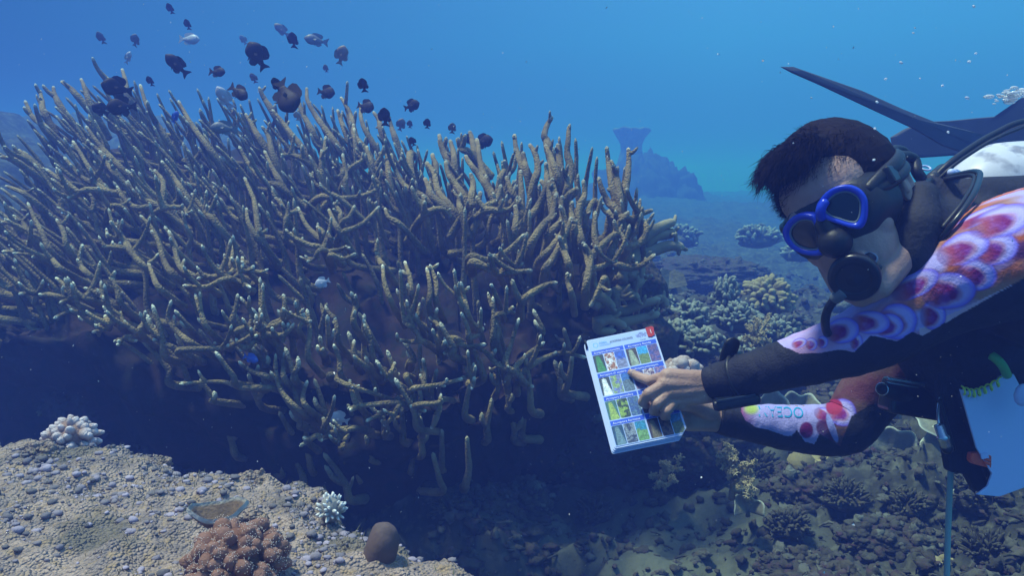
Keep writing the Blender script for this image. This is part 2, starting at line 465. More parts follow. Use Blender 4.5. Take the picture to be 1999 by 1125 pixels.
def colony(name, lists, label, extra=None, base=None, mats=('stag', 'stagbase'), group='staghorn coral thickets', most=100, seeds=()):
    # lists: [(polylines, ox, oy, scale, w0, w1, tipw)]
    built = []
    for L, ox, oy, sc, w0, w1, tipw in lists:
        for pl in L:
            kw = 1.0
            pts, r0, r1 = traced(pl, ox, oy, sc, w0, w1, root=True)
            built.append((pts, r0, r1, tipw, True))
    if extra: built += extra
    size = [-(np.linalg.norm(np.diff(b[0], axis=0), axis=1).sum()) * b[1] / (proj(b[0][-1])[2] ** 2) for b in built]
    order = np.argsort(size)
    loc = P(seeds[0], seeds[1], seeds[2]); root = thing(name, loc, label, 'coral', group)
    rest = MB(); cnt = 0
    for i in order:
        pts, r0, r1, tipw, tr = built[i]
        mb = MB() if cnt < most else rest
        c, r = branch(mb, pts, r0, r1, 10 if tr else 9, tipw)
        d = pts[-1] - pts[0]; L = np.linalg.norm(d)
        if tr and abs(d[2]) < 0.75 * L and L > 0.07:                 # upright fingers rising from a spreading arm
            for _ in range(RNG.randint(0, 3)):
                k = int(len(c) * (0.3 + 0.6 * RNG.rand())); h = (0.035 + 0.075 * RNG.rand()); a = unit([-0.25 + 0.4 * RNG.randn(), -0.15 + 0.3 * RNG.randn(), 1.0])
                p0 = c[k]; branch(mb, [p0, p0 + a * h * .35 + np.array([a[0], a[1], 0]) * h * .25, p0 + a * h * .7 + np.array([a[0], a[1], 0]) * h * .3, p0 + a * h + np.array([a[0], a[1], 0]) * h * .2], min(r[k], .0098), r1 * 0.9, 9, tipw * .85, 0.018)
        if tr and abs(d[2]) < 0.6 * L: nubs(mb, c, r, RNG.randint(1, 4), tipw, 0.5, size=0.8 + 0.5 * RNG.rand())
        elif tr and RNG.rand() < 0.6: nubs(mb, c, r, RNG.randint(1, 3), tipw * 0.7, 0.35)
        elif RNG.rand() < 0.2: nubs(mb, c, r, 1, tipw * 0.8, 0.3)
        if cnt < most: mb.build('branch', M[mats[0]], root)
        cnt += 1
    if rest.n:
        o = rest.build('branches', M[mats[0]], root); o['kind'] = 'stuff'
    if base is not None:
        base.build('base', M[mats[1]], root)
    return root

def base_sheet(u0, u1, inset=0.16, seed=0, nu=90, nv=110):
    """solid rocky core of a thicket: front face, top and back, closed down to the sea floor"""
    mb = MB(); us = np.linspace(u0, u1, nu); V = []
    for u in us:
        sv, lv = float(sky_v(u)), float(low_v(u)); prof = []
        for v in np.linspace(0, 1, 9):
            vv = sv + (lv - sv) * v
            p = P(u, vv, float(dsurf(u, vv)))
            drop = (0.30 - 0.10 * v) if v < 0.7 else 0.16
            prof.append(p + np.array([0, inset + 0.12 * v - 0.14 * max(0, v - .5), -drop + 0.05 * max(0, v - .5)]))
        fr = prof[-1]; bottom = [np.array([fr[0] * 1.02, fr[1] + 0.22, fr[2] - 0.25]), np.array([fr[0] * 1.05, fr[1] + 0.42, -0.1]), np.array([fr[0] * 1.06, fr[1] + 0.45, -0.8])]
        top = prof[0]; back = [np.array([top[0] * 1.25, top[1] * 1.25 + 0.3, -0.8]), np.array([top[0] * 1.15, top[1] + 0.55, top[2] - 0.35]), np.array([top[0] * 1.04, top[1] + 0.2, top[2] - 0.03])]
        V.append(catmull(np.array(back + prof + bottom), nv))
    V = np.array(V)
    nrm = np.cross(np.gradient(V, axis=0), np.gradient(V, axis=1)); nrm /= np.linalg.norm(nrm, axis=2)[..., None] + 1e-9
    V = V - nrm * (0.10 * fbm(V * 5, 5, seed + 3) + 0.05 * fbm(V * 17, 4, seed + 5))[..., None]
    ctr = V.mean((0, 1)); idx = np.arange(nu * nv).reshape(nu, nv)
    f = np.stack([idx[:-1, :-1], idx[1:, :-1], idx[1:, 1:], idx[:-1, 1:]], -1).reshape(-1, 4).tolist()
    f += [tuple(idx[0]), tuple(idx[-1][::-1])]
    mb.add(V.reshape(-1, 3), f)
    return mb

def field(u0, u1, n, seed, vlo=None, vhi=None, lean=None, lenr=(0.16, 0.34), w=(24, 10), tip=0.55, mind=17, dback=0.0, low=False):
    R = np.random.RandomState(seed); out = []; pts = []; tries = 0
    while len(out) < n and tries < n * 60:
        tries += 1
        u = u0 + (u1 - u0) * R.rand(); sv = sky_v(u); lo = sv + 4 + R.rand() * 20 if vlo is None else max(sv + 5, vlo(u))
        hi = vhi(u); v = lo + (hi - lo) * R.rand() ** 1.15
        if v < sv + 2: continue
        k = mind * (0.7 + 0.5 * np.clip((v - sv) / 300, 0, 1))
        if any((u - a) ** 2 + ((v - b) * 0.8) ** 2 < k * k for a, b in pts): continue
        pts.append((u, v)); d = float(dsurf(u, v)) + dback + R.randn() * 0.05
        t = P(u, v, d)
        ll = lean(u, v) + R.randn() * 0.16; fw = -0.10 + R.randn() * 0.15
        dirv = unit([ll, fw, 1.0]); L = lenr[0] + (lenr[1] - lenr[0]) * R.rand()
        curve = R.randn() * 0.10
        # fingers rise from a flatter root and straighten towards the tip
        b = t - dirv * L; root = b - np.array([ll * 0.20, fw * 0.2 - 0.02, 0.03]) * 1.0
        if low: root = b + np.array([0.03 * R.randn(), 0.12, -0.04]); b = b + np.array([0, 0.02, 0.0])
        mid = t - dirv * L * 0.45 + np.array([1.0, 0, -ll]) * curve * L * 0.3 + np.array([-ll * 0.06, 0, -0.02])
        ww = w[0] * (0.85 + 0.35 * R.rand())
        r0 = ww / 2 / FPX * 2.55; r1 = w[1] / 2 / FPX * 2.45
        out.append((np.array([root, b, mid, t]), r0, r1, tip * (0.6 + 0.6 * R.rand()), False))
        if R.rand() < 0.35:                                  # fork
            s = 1 if R.rand() < 0.5 else -1; l2 = L * (0.28 + 0.2 * R.rand())
            a = mid; b2 = a + unit([ll + s * 0.9, fw + R.randn() * 0.3, 0.8]) * l2 * 0.5
            out.append((np.array([a, b2, b2 + unit([ll + s * 0.2, fw, 1]) * l2 * 0.6]), r0 * 0.75, r1 * 0.95, tip, False))
    return out

TB = [[(680,235),(668,190),(655,160),(670,110),(695,68)],[(690,420),(688,330),(683,260),(678,225)],[(770,450),(785,330),(768,250),(772,190),(778,115)],[(575,350),(545,300),(520,230),(512,155)],
 [(600,420),(625,330),(610,250),(583,205)],[(570,340),(560,290),(552,240)],[(730,400),(705,320),(680,250),(657,210)],[(735,330),(725,260),(722,200)],
 [(550,600),(620,520),(665,420),(668,350),(665,290)],[(700,560),(715,480),(700,410),(695,370)],[(760,450),(770,400),(745,320)],[(840,700),(820,600),(830,500),(855,450),(850,375)],
 [(1010,530),(970,490),(940,430),(922,362)],[(1020,520),(985,400),(970,300),(958,215)],[(1030,520),(1020,430),(1005,350),(988,302)],[(1045,470),(1060,380),(1068,300),(1063,222)],
 [(1050,560),(1010,575),(980,550),(968,525)],[(1090,570),(1130,545),(1185,525)],[(1130,580),(1125,540),(1115,515)],[(970,760),(1000,680),(1015,600),(1050,560),(1068,535)],
 [(1060,720),(1130,680),(1155,620),(1140,570)],[(1000,800),(1080,810),(1140,790),(1200,740)],[(870,830),(940,800),(1015,770)],[(880,830),(860,740),(845,680)],[(860,900),(880,760),(850,690)],
 [(790,940),(770,880),(768,830)],[(775,800),(750,720),(728,650)],[(760,740),(755,680),(742,625)],[(550,970),(650,900),(720,880)],[(300,755),(380,770),(470,730),(565,640)],
 [(310,780),(420,830),(500,830),(600,820)],[(500,830),(525,800),(520,770)],[(430,830),(410,810),(395,790)],[(170,520),(110,460),(90,410),(70,370)],[(270,470),(230,410),(190,350),(175,285)],
 [(200,520),(140,440),(120,350),(80,290)],[(300,480),(310,400),(295,345)],[(405,460),(350,370),(300,310),(268,260)],[(370,380),(345,300),(328,175)],[(190,290),(160,230),(145,155)],
 [(220,330),(215,260),(195,185)],[(295,250),(250,225),(232,178)],[(320,240),(305,190),(292,140)],[(365,520),(420,480),(447,400)],[(280,520),(330,490),(347,435)],[(370,530),(450,530),(530,505)],
 [(250,530),(240,490),(245,450)],[(60,560),(150,520),(200,560)],[(75,540),(70,500),(68,450)],[(520,480),(490,420),(470,360)],[(545,560),(545,430),(540,330)],[(510,650),(520,560),(515,500)],
 [(440,380),(460,330),(462,280)],[(690,640),(745,570),(740,500),(745,455)],[(860,560),(900,480),(925,500)],[(830,520),(880,490),(950,495)],[(760,470),(800,430),(825,420)],[(930,760),(900,650),(905,530)],
 [(880,760),(1010,640),(1060,700)],[(700,560),(680,440),(690,380)],[(800,620),(790,540),(795,480)],[(950,860),(930,900),(880,1000)],[(640,500),(660,420),(640,380)],[(0,260),(10,350),(30,400)],
 [(100,430),(130,330),(110,250)],[(590,700),(650,600),(700,540),(715,440)],[(630,780),(700,700),(760,600),(735,500)],[(660,820),(700,760),(760,640),(790,560)]]
TC1 = [[(600,330),(565,240),(555,150)],[(560,160),(540,130),(525,90)],[(685,290),(675,210),(650,135)],[(760,340),(765,260),(750,160)],[(790,310),(790,230),(762,150)],[(690,430),(655,400),(635,310)],
 [(720,420),(715,400),(708,375)],[(800,480),(820,430),(790,390),(795,340)],[(885,480),(820,470),(800,420),(760,380)],[(930,370),(915,300),(900,225)],[(905,340),(895,300),(880,285)],
 [(935,480),(930,430),(900,360)],[(940,480),(980,460),(1000,425)],[(1040,500),(1045,400),(1040,290)],[(1060,310),(1045,270),(1030,235)],[(1050,380),(1100,360),(1130,335)],[(1090,590),(1120,500),(1155,385)],
 [(880,500),(940,510),(1010,500)],[(740,490),(680,490),(615,480)],[(800,510),(840,520),(825,545)],[(1130,620),(1060,590),(1000,530),(940,510)],[(1110,640),(1190,550),(1270,490)],
 [(1150,660),(1200,600),(1330,540),(1450,560)],[(1160,640),(1180,670),(1220,690)],[(430,410),(435,330),(415,270)],[(515,560),(500,460),(470,390)],[(480,600),(430,550),(432,480)],[(375,640),(365,570),(340,500)],
 [(365,500),(355,440),(345,380)],[(230,560),(235,450),(225,345)],[(130,660),(120,600),(128,530)],[(185,800),(120,720),(80,595)],[(225,780),(205,730),(225,660)],[(440,760),(420,700),(410,655)],
 [(640,760),(470,770),(400,785)],[(630,740),(560,800),(480,840)],[(640,760),(600,820),(560,860)],[(700,760),(720,780),(718,810)],[(700,770),(790,760),(820,740)],[(820,745),(800,790),(790,830)],
 [(680,700),(800,680),(915,650)],[(925,610),(950,660),(945,700)],[(590,640),(600,610),(610,580)],[(645,690),(575,640),(525,570)],[(120,380),(125,330),(118,280)],[(20,440),(25,390),(15,340)],
 [(30,470),(120,450),(145,405)],[(60,430),(120,390),(185,375)],[(190,440),(210,400),(215,395)],[(300,880),(300,850),(295,825)],[(420,870),(330,890),(290,920)],[(430,870),(380,900),(360,930)],
 [(230,930),(270,900),(190,950)],[(740,700),(740,620),(735,560)],[(320,640),(350,640),(360,660),(430,690),(560,730),(640,760)],[(1060,500),(1060,440),(1045,350)],[(660,640),(680,700),(680,780)]]
TA4 = [[(720,190),(640,110),(600,50),(580,0)],[(610,90),(560,85),(500,75)],[(560,40),(525,35)],[(850,220),(800,150),(770,50),(740,0)],[(950,230),(880,180),(850,90),(820,0)],[(785,290),(745,220),(725,155)],
 [(970,220),(1080,240),(1120,180),(1145,50)],[(1100,250),(1140,190),(1130,130)],[(1200,190),(1180,130)],[(1110,240),(1010,275),(890,270)],[(1110,230),(1040,225),(960,235)],[(1120,240),(1170,250),(1225,280)],
 [(1160,200),(1200,200),(1260,205)],[(450,230),(390,160),(402,65)],[(600,370),(570,290),(548,220)],[(560,370),(480,310),(410,280)],[(390,320),(330,280),(270,230)],[(300,190),(230,130),(60,110)],
 [(670,500),(610,450),(585,390)],[(685,500),(700,450),(712,390)],[(860,580),(780,540),(745,460)],[(580,440),(530,440),(480,465)],[(560,445),(520,480),(450,498)],[(1020,490),(980,400),(950,310)],
 [(1130,480),(1150,380),(1160,310)],[(1150,500),(1220,460),(1220,390),(1170,325)],[(950,560),(870,500),(820,430),(838,340)],[(870,590),(1000,580),(1110,570),(1200,530),(1260,510)],[(1290,500),(1275,440),(1270,380)],
 [(1290,500),(1260,470),(1240,440)],[(1290,510),(1380,510),(1410,455)],[(1300,490),(1380,440),(1385,320)],[(1380,430),(1430,420),(1495,430)],[(1250,540),(1220,570),(1170,585)],[(1320,720),(1230,690),(1165,640)],
 [(1460,880),(1370,780),(1340,660)],[(1320,770),(1180,770),(1080,740),(875,750)],[(640,520),(600,530),(555,545)],[(450,340),(370,330),(290,355)],[(480,420),(350,400),(260,430)],[(300,330),(200,310),(90,310)]]
TA1 = [[(870,860),(760,860),(690,820),(640,740)],[(860,850),(760,800),(690,715)],[(450,745),(360,720),(250,645)],[(560,750),(450,690),(350,580)],[(900,840),(850,790),(690,650)],[(880,870),(1000,860),(1030,900)],
 [(490,760),(400,800),(320,790)],[(600,860),(660,850),(690,870)],[(900,850),(895,720),(845,650)],[(740,1125),(700,1060),(635,960)],[(690,1090),(560,1070)],[(560,740),(490,640),(400,490)],[(680,660),(560,530),(470,410)],
 [(640,680),(590,620),(545,545)],[(1020,790),(960,700),(885,600)],[(1150,540),(1050,400),(980,270)],[(880,430),(820,330),(770,180)],[(1180,940),(1110,860),(1050,780)],[(290,1110),(220,980),(150,830)],
 [(210,640),(150,580),(100,540)],[(380,1100),(350,1000),(310,920)],[(980,1110),(950,1040),(905,960)],[(900,1110),(840,980),(770,900)],[(250,420),(180,360),(140,270)],[(150,1000),(80,950),(0,940)],[(180,820),(110,770),(30,740)],
 [(100,610),(60,590),(0,580)],[(700,240),(690,180),(670,95)],[(600,180),(565,130),(525,85)],[(420,240),(380,200),(335,165)],[(500,300),(470,220),(445,150)],[(240,330),(230,270),(218,215)],[(330,300),(300,240),(290,195)],
 [(170,1120),(110,1105),(10,1100)],[(160,1010),(130,950),(70,900)]]
TA2 = [[(370,190),(320,110),(303,70)],[(540,400),(450,280),(370,180)],[(720,370),(620,230),(565,130),(558,60)],[(590,300),(530,180),(500,60)],[(930,380),(870,270),(850,145)],[(880,400),(820,320),(815,260)],
 [(970,300),(955,240),(925,190)],[(1045,340),(1025,280),(1010,220)],[(830,340),(800,210),(745,110)],[(800,260),(770,140)],[(770,300),(725,180)],[(1210,670),(1100,600),(1040,500),(1025,420)],
 [(980,540),(890,470),(830,400),(820,280)],[(790,520),(860,460),(870,430)],[(640,530),(650,440),(665,325)],[(760,560),(750,510),(700,500)],[(640,500),(640,400)],[(770,600),(775,540),(755,420)],
 [(640,660),(720,670),(840,660),(940,620),(960,550)],[(740,670),(680,640),(645,610)],[(740,870),(860,810),(960,710)],[(740,850),(700,780),(680,725)],[(750,800),(740,740),(705,690)],[(750,810),(790,770),(825,705)],
 [(930,720),(920,690)],[(1080,820),(1010,770),(990,720)],[(650,910),(560,820),(510,715)],[(450,780),(420,700),(380,660)],[(450,770),(490,740),(515,715)],[(640,940),(540,920),(460,850)],[(640,900),(650,850),(612,820)],
 [(680,970),(740,950),(780,930)],[(690,980),(760,1000),(830,970)],[(640,950),(600,1000),(560,1015)],[(690,900),(710,890)],[(300,900),(240,800),(225,720)],[(300,860),(270,680),(215,550)],[(420,590),(370,500),(325,405)],
 [(560,470),(480,430),(415,440)],[(370,420),(350,330),(310,270)],[(300,340),(260,270),(222,200)],[(400,600),(330,580),(240,480),(185,380)],[(1010,530),(1000,430),(950,420)],[(920,500),(900,430),(890,380)]]

ln = lambda u, v: np.interp(u, [-100, 60, 300, 700, 1000, 1250], [-0.95, -0.62, -0.38, -0.22, 0.02, 0.12])
def build_corals():
    ex = field(-270, 880, 410, 11, vhi=lambda u: np.interp(u, [-60, 200, 500, 880], [520, 440, 410, 360]), lean=ln, w=(15, 5), tip=0.5, mind=15)
    ex += field(-60, 880, 40, 12, vlo=lambda u: 470, vhi=lambda u: low_v(u) - 90, lean=ln, w=(14, 6), tip=0.2, mind=34, dback=0.25, low=True, lenr=(0.14, 0.26))
    colony('staghorn_coral', [(TA1, 0, 100, 2.812, 15, 5.5, 0.85), (TA2, 400, 150, 2.812, 15, 5.5, 0.75)],
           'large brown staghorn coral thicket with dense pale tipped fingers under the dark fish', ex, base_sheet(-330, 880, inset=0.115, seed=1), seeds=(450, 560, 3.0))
    ex = field(840, 1290, 62, 21, vhi=lambda u: np.interp(u, [840, 1100, 1290], [400, 430, 420]), lean=ln, w=(16, 5.5), tip=0.45, mind=19, lenr=(0.14, 0.3))
    ex += field(840, 1290, 12, 22, vlo=lambda u: 480, vhi=lambda u: low_v(u) - 70, lean=ln, w=(14, 6), tip=0.2, mind=34, dback=0.25, low=True, lenr=(0.12, 0.22))
    colony('staghorn_coral', [(TB, 800, 200, 2.5, 19, 7.5, 0.5)],
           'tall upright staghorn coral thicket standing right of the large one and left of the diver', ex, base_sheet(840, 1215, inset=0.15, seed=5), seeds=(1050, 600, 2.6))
    colony('staghorn_coral', [(TC1, 500, 450, 2.25, 14.5, 6.5, 1.0), (TA4, 0, 450, 2.5, 14.5, 6, 1.0)],
           'lower staghorn coral with spreading white tipped arms overhanging the dark hollow', field(120, 1060, 62, 31, vlo=lambda u: 585, vhi=lambda u: low_v(u) - 25, lean=lambda u, v: -0.25 + (u - 600) * .0004, w=(13, 6), tip=0.95, mind=27, dback=0.06, lenr=(0.06, 0.16), low=True) + field(400, 1120, 52, 41, vlo=lambda u: low_v(u) - 60, vhi=lambda u: low_v(u) + 45, lean=lambda u, v: -0.2 + (u - 600) * .0004, w=(15, 7), tip=0.45, mind=30, dback=0.20, lenr=(0.07, 0.16), low=True), None, seeds=(600, 800, 2.2))
build_corals()

# ------------------------------------------------------------------ smaller corals and rocks
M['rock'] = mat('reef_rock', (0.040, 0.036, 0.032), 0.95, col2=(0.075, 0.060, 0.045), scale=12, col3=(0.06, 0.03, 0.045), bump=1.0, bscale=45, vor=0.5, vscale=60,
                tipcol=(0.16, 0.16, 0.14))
M['pale_knob'] = mat('pale_knob_coral', (0.30, 0.18, 0.14), 0.85, bump=0.4, bscale=300, vor=0.5, vscale=420, tipcol=(0.72, 0.60, 0.62))
M['green_white'] = mat('white_tipped_coral', (0.28, 0.26, 0.24), 0.85, bump=0.4, bscale=300, tipcol=(0.90, 0.88, 0.86))
M['brown_lobe'] = mat('brown_lobed_coral', (0.17, 0.075, 0.042), 0.85, col2=(0.11, 0.05, 0.035), scale=25, bump=0.5, bscale=250, tipcol=(0.27, 0.14, 0.10))
M['grey_finger'] = mat('grey_finger_coral', (0.075, 0.075, 0.055), 0.9, bump=0.4, bscale=200, tipcol=(0.30, 0.31, 0.26))
M['dome'] = mat('brown_dome_coral', (0.17, 0.13, 0.07), 0.9, bump=0.4, bscale=120, tipcol=(0.36, 0.29, 0.15))
M['plate'] = mat('plate_coral', (0.30, 0.275, 0.21), 0.85, col2=(0.17, 0.15, 0.12), scale=14, bump=0.5, bscale=90, tipcol=(0.55, 0.58, 0.55))
M['cup'] = mat('cup_coral', (0.17, 0.11, 0.07), 0.85, col2=(0.10, 0.07, 0.05), scale=40, bump=0.6, bscale=180, tipcol=(0.60, 0.56, 0.50))
M['sponge'] = mat('brown_sponge', (0.13, 0.085, 0.075), 0.8, col2=(0.09, 0.065, 0.065), scale=30, bump=0.15, bscale=200, tipcol=(0.3, 0.25, 0.25))
M['fuzzy'] = mat('tan_soft_coral', (0.27, 0.205, 0.10), 0.9, col2=(0.20, 0.14, 0.08), scale=30, tipcol=(0.42, 0.34, 0.20))
M['dot'] = mat('white_polyp', (0.75, 0.62, 0.55), 0.8)

def fib(n, up=0.0):
    out = []
    for i in range(n):
        z = 1 - (1 - up) * (i + 0.5) / n if up is not None else 0
        a = i * 2.39996 + RNG.rand() * 0.5; r = math.sqrt(max(0, 1 - z * z)); out.append((r * math.cos(a), r * math.sin(a), z))
    return np.array(out)

def knob_head(name, base, R, H, n, kr, m, label, cat='coral', group=None, up=-0.1, nail=1.0, dots=False, squash=1.0, kind=None):
    root_z = np.array(base, float); mb = MB(); dm = MB()
    mb.ball(root_z + [0, 0, H * 0.25], (R * 0.72, R * 0.72, H * 0.62), 16, 10, noise=0.15, at=0.0)
    for dv in fib(n, up):
        dv = dv + RNG.randn(3) * 0.06
        tipp = root_z + np.array([dv[0] * R, dv[1] * R, H * 0.15 + dv[2] * H * 0.85])
        c0 = root_z + np.array([dv[0] * R * 0.35, dv[1] * R * 0.35, H * 0.15 + dv[2] * H * 0.3])
        rr = kr * (0.8 + 0.45 * RNG.rand()); cc = catmull([c0, (c0 + tipp) / 2 + RNG.randn(3) * rr * 0.3, tipp], 7)
        s = np.linspace(0, 1, 7); r = rr * np.array([0.6, 0.7, 0.85, 0.98, 1.0, 0.86, 0.45]) if nail >= 1 else rr * np.array([1, 1, .95, .9, .8, .65, .35])
        mb.tube(cc, r, 9, at=np.clip((s - 0.45) * 1.9, 0, 1) ** 1.3 * (0.7 + 0.3 * RNG.rand()), jitter=0.08)
        if dots:
            for _ in range(30):
                d = unit(RNG.randn(3) + (tipp - c0) / np.linalg.norm(tipp - c0) * 0.6)
                k = 5; dm.ball(cc[k] + d * rr * 0.98, 0.00050, 5, 4)
    if dots:
        root = thing(name, base, label, cat, group); mb.build('lobes', m, root); o = dm.build('polyps', M['dot'], root); o['kind'] = 'stuff'
        return root
    o = mb.build(name, m); recenter(o, base); tag(o, label, cat, group, kind); return o

def recenter(o, base):
    b = Vector([float(x) for x in base]); o.data.transform(Matrix.Translation(-b)); o.location = b

def bush(name, base, R, H, n, fr, m, label, cat='coral', group=None, tipw=0.9, kind=None):
    base = np.array(base, float); mb = MB()
    mb.ball(base, (R * 0.8, R * 0.8, H * 0.55), 12, 8, noise=0.3)
    for dv in fib(n, 0.0):
        dv = unit(dv * [1, 1, 1.1] + RNG.randn(3) * 0.15); b0 = base + dv * [R, R, H] * 0.45
        t = base + dv * [R, R, H] * (0.85 + 0.3 * RNG.rand()); t[2] += 0.18 * H
        branch(mb, [b0, (b0 + t) / 2 + RNG.randn(3) * fr, t], fr * 1.25, fr * 0.8, 6, tipw, fr * 3.2, fr * 1.6, 0.1)
        if RNG.rand() < 0.7:
            mid = (b0 + t) / 2; s = mid + unit(dv + RNG.randn(3) * 0.7) * R * 0.28; branch(mb, [mid, s], fr, fr * 0.75, 6, tipw, fr * 3, fr * 1.6, 0.1)
    o = mb.build(name, m); recenter(o, base); tag(o, label, cat, group, kind); return o

def rock(base, r, label, seed, knobs=40, name='reef_rock', mt='rock'):
    base = np.array(base, float); mb = MB(); r = np.array(r, float)
    seg, rings = 84, 54; tmp = MB(); tmp.ball((0, 0, 0), 1.0, seg, rings); v = np.vstack(tmp.v)
    k = 1 + 0.28 * fbm(v * 1.6 + seed * 7.1, 5, seed, 0.6) + 0.26 * np.abs(fbm(v * 5 + seed, 4, seed + 2)) + 0.14 * fbm(v * 13, 4, seed + 5)
    mb.add(v * k[:, None] * r + base, tmp.f)
    R = np.random.RandomState(seed)
    for _ in range(knobs):
        d = unit(R.randn(3) + [0, -0.3, 0.7]); kk = 1 + 0.28 * float(fbm(d[None] * 1.6 + seed * 7.1, 5, seed, 0.6)[0]) + 0.08
        p = base + d * r * kk; s = (0.008 + 0.020 * R.rand() ** 2) * (1 if mt == 'rock' else 0.3)
        mb.ball(p, np.array([.7 + .6 * R.rand(), .7 + .6 * R.rand(), 0.5 + .7 * R.rand()]) * s * (.75 if mt == 'rock' else 1), 9, 7, noise=0.9, at=R.rand() ** 4 * .8, nscale=5)
    o = mb.build(name, M[mt]); recenter(o, base); tag(o, label, 'rock', 'rocks of the reef')
    return o

def plate(base, w, dirv, label, seed, group='plate corals', name='plate_coral', tilt=0.25, m='plate', thick=0.006):
    """wavy fan that spreads from its foot"""
    base = np.array(base, float); d = unit(dirv); nv = unit(unit(CAM - base) + np.array([0, 0, .75])); nv = unit(nv - d * (nv @ d)); side = np.cross(nv, d); mb = MB(); R = np.random.RandomState(seed)
    na, nr = 44, 10; V = []
    ph = R.rand(3) * 6
    for top in (1, 0):
        for i in range(nr):
            for j in range(na):
                a = -1.75 + 3.5 * j / (na - 1); q = i / (nr - 1)
                rad = w * (1 + 0.13 * math.sin(3 * a + ph[0]) + 0.07 * math.sin(7 * a + ph[1])) * (0.10 + 0.90 * q)
                z = w * (tilt * .35 * q ** 1.6 + 0.10 * q * math.sin(4 * a + ph[2])) + (thick * (1 - 0.6 * q) if top else 0)
                V.append(base + d * math.cos(a) * rad + side * math.sin(a) * rad * .8 + nv * z)
    V = np.array(V); n1 = nr * na; f = []
    for i in range(nr - 1):
        for j in range(na - 1):
            a = i * na + j; f.append((a, a + 1, a + na + 1, a + na)); f.append((n1 + a, n1 + a + na, n1 + a + na + 1, n1 + a + 1))
    for j in range(na - 1):
        a = (nr - 1) * na + j; f.append((a, a + 1, n1 + a + 1, n1 + a)); f.append((j, n1 + j, n1 + j + 1, j + 1))
    for i in range(nr - 1):
        a = i * na; f.append((a, a + na, n1 + a + na, n1 + a)); a = i * na + na - 1; f.append((a, n1 + a, n1 + a + na, a + na))
    q = np.tile(np.repeat(np.linspace(0, 1, nr), na), 2)
    mb.add(V, f, at=np.clip((q - 0.86) * 7, 0, 1) * 0.9)
    mb.tube([base - d * w * .25 - nv * w * .2, base - nv * .002, base + d * w * 0.1], [w * 0.14, w * 0.11, w * 0.06], 8)
    o = mb.build(name, M[m]); recenter(o, base); tag(o, label, 'coral', group); return o

def feathery(base, H, W, n, label, seed, name='soft_coral', m='fuzzy'):
    mb = MB(); R = np.random.RandomState(seed); base = np.array(base, float)
    def grow(p, d, L, r, lev):
        q = p + d * L + R.randn(3) * L * 0.12; mid = (p + q) / 2 + R.randn(3) * L * 0.1
        c = catmull([p, mid, q], 6); mb.tube(c, np.linspace(r, r * 0.55, 6), 5, at=0.25 * lev)
        for _ in range(int(6 + 4 * lev)):                     # polyps
            k = R.randint(1, 6); a = unit(R.randn(3)); e = c[k] + a * (r + 0.003 + 0.004 * R.rand())
            mb.tube([c[k], e], [0.0012, 0.0014], 4, at=0.8)
        if lev < 3:
            for _ in range(3 if lev else n): grow(c[R.randint(2, 6)], unit(d * 0.8 + R.randn(3) * [W, W, 0.45]), L * (0.5 + 0.25 * R.rand()), r * 0.62, lev + 1)
    grow(base, np.array([0, 0, 1.0]), H * 0.42, H * 0.05, 0)
    o = mb.build(name, M[m]); recenter(o, base); tag(o, label, 'soft coral'); return o

def on_ledge(px, py, dz=-0.006):
    """point of the ledge surface under a pixel"""
    for d in np.arange(0.7, 2.0, 0.004):
        p = P(px, py, d)
        if p[2] <= float(ledge_z(p[0], p[1])): return np.array([p[0], p[1], float(ledge_z(p[0], p[1])) + dz])
    return P(px, py, 1.4)
def on_sea(px, py, dmax=12.0, dz=0.0):
    for d in np.arange(1.5, dmax, 0.02):
        p = P(px, py, d)
        if p[2] <= sea_z(p[0], p[1]): return p + np.array([0, 0, dz])
    return P(px, py, dmax)

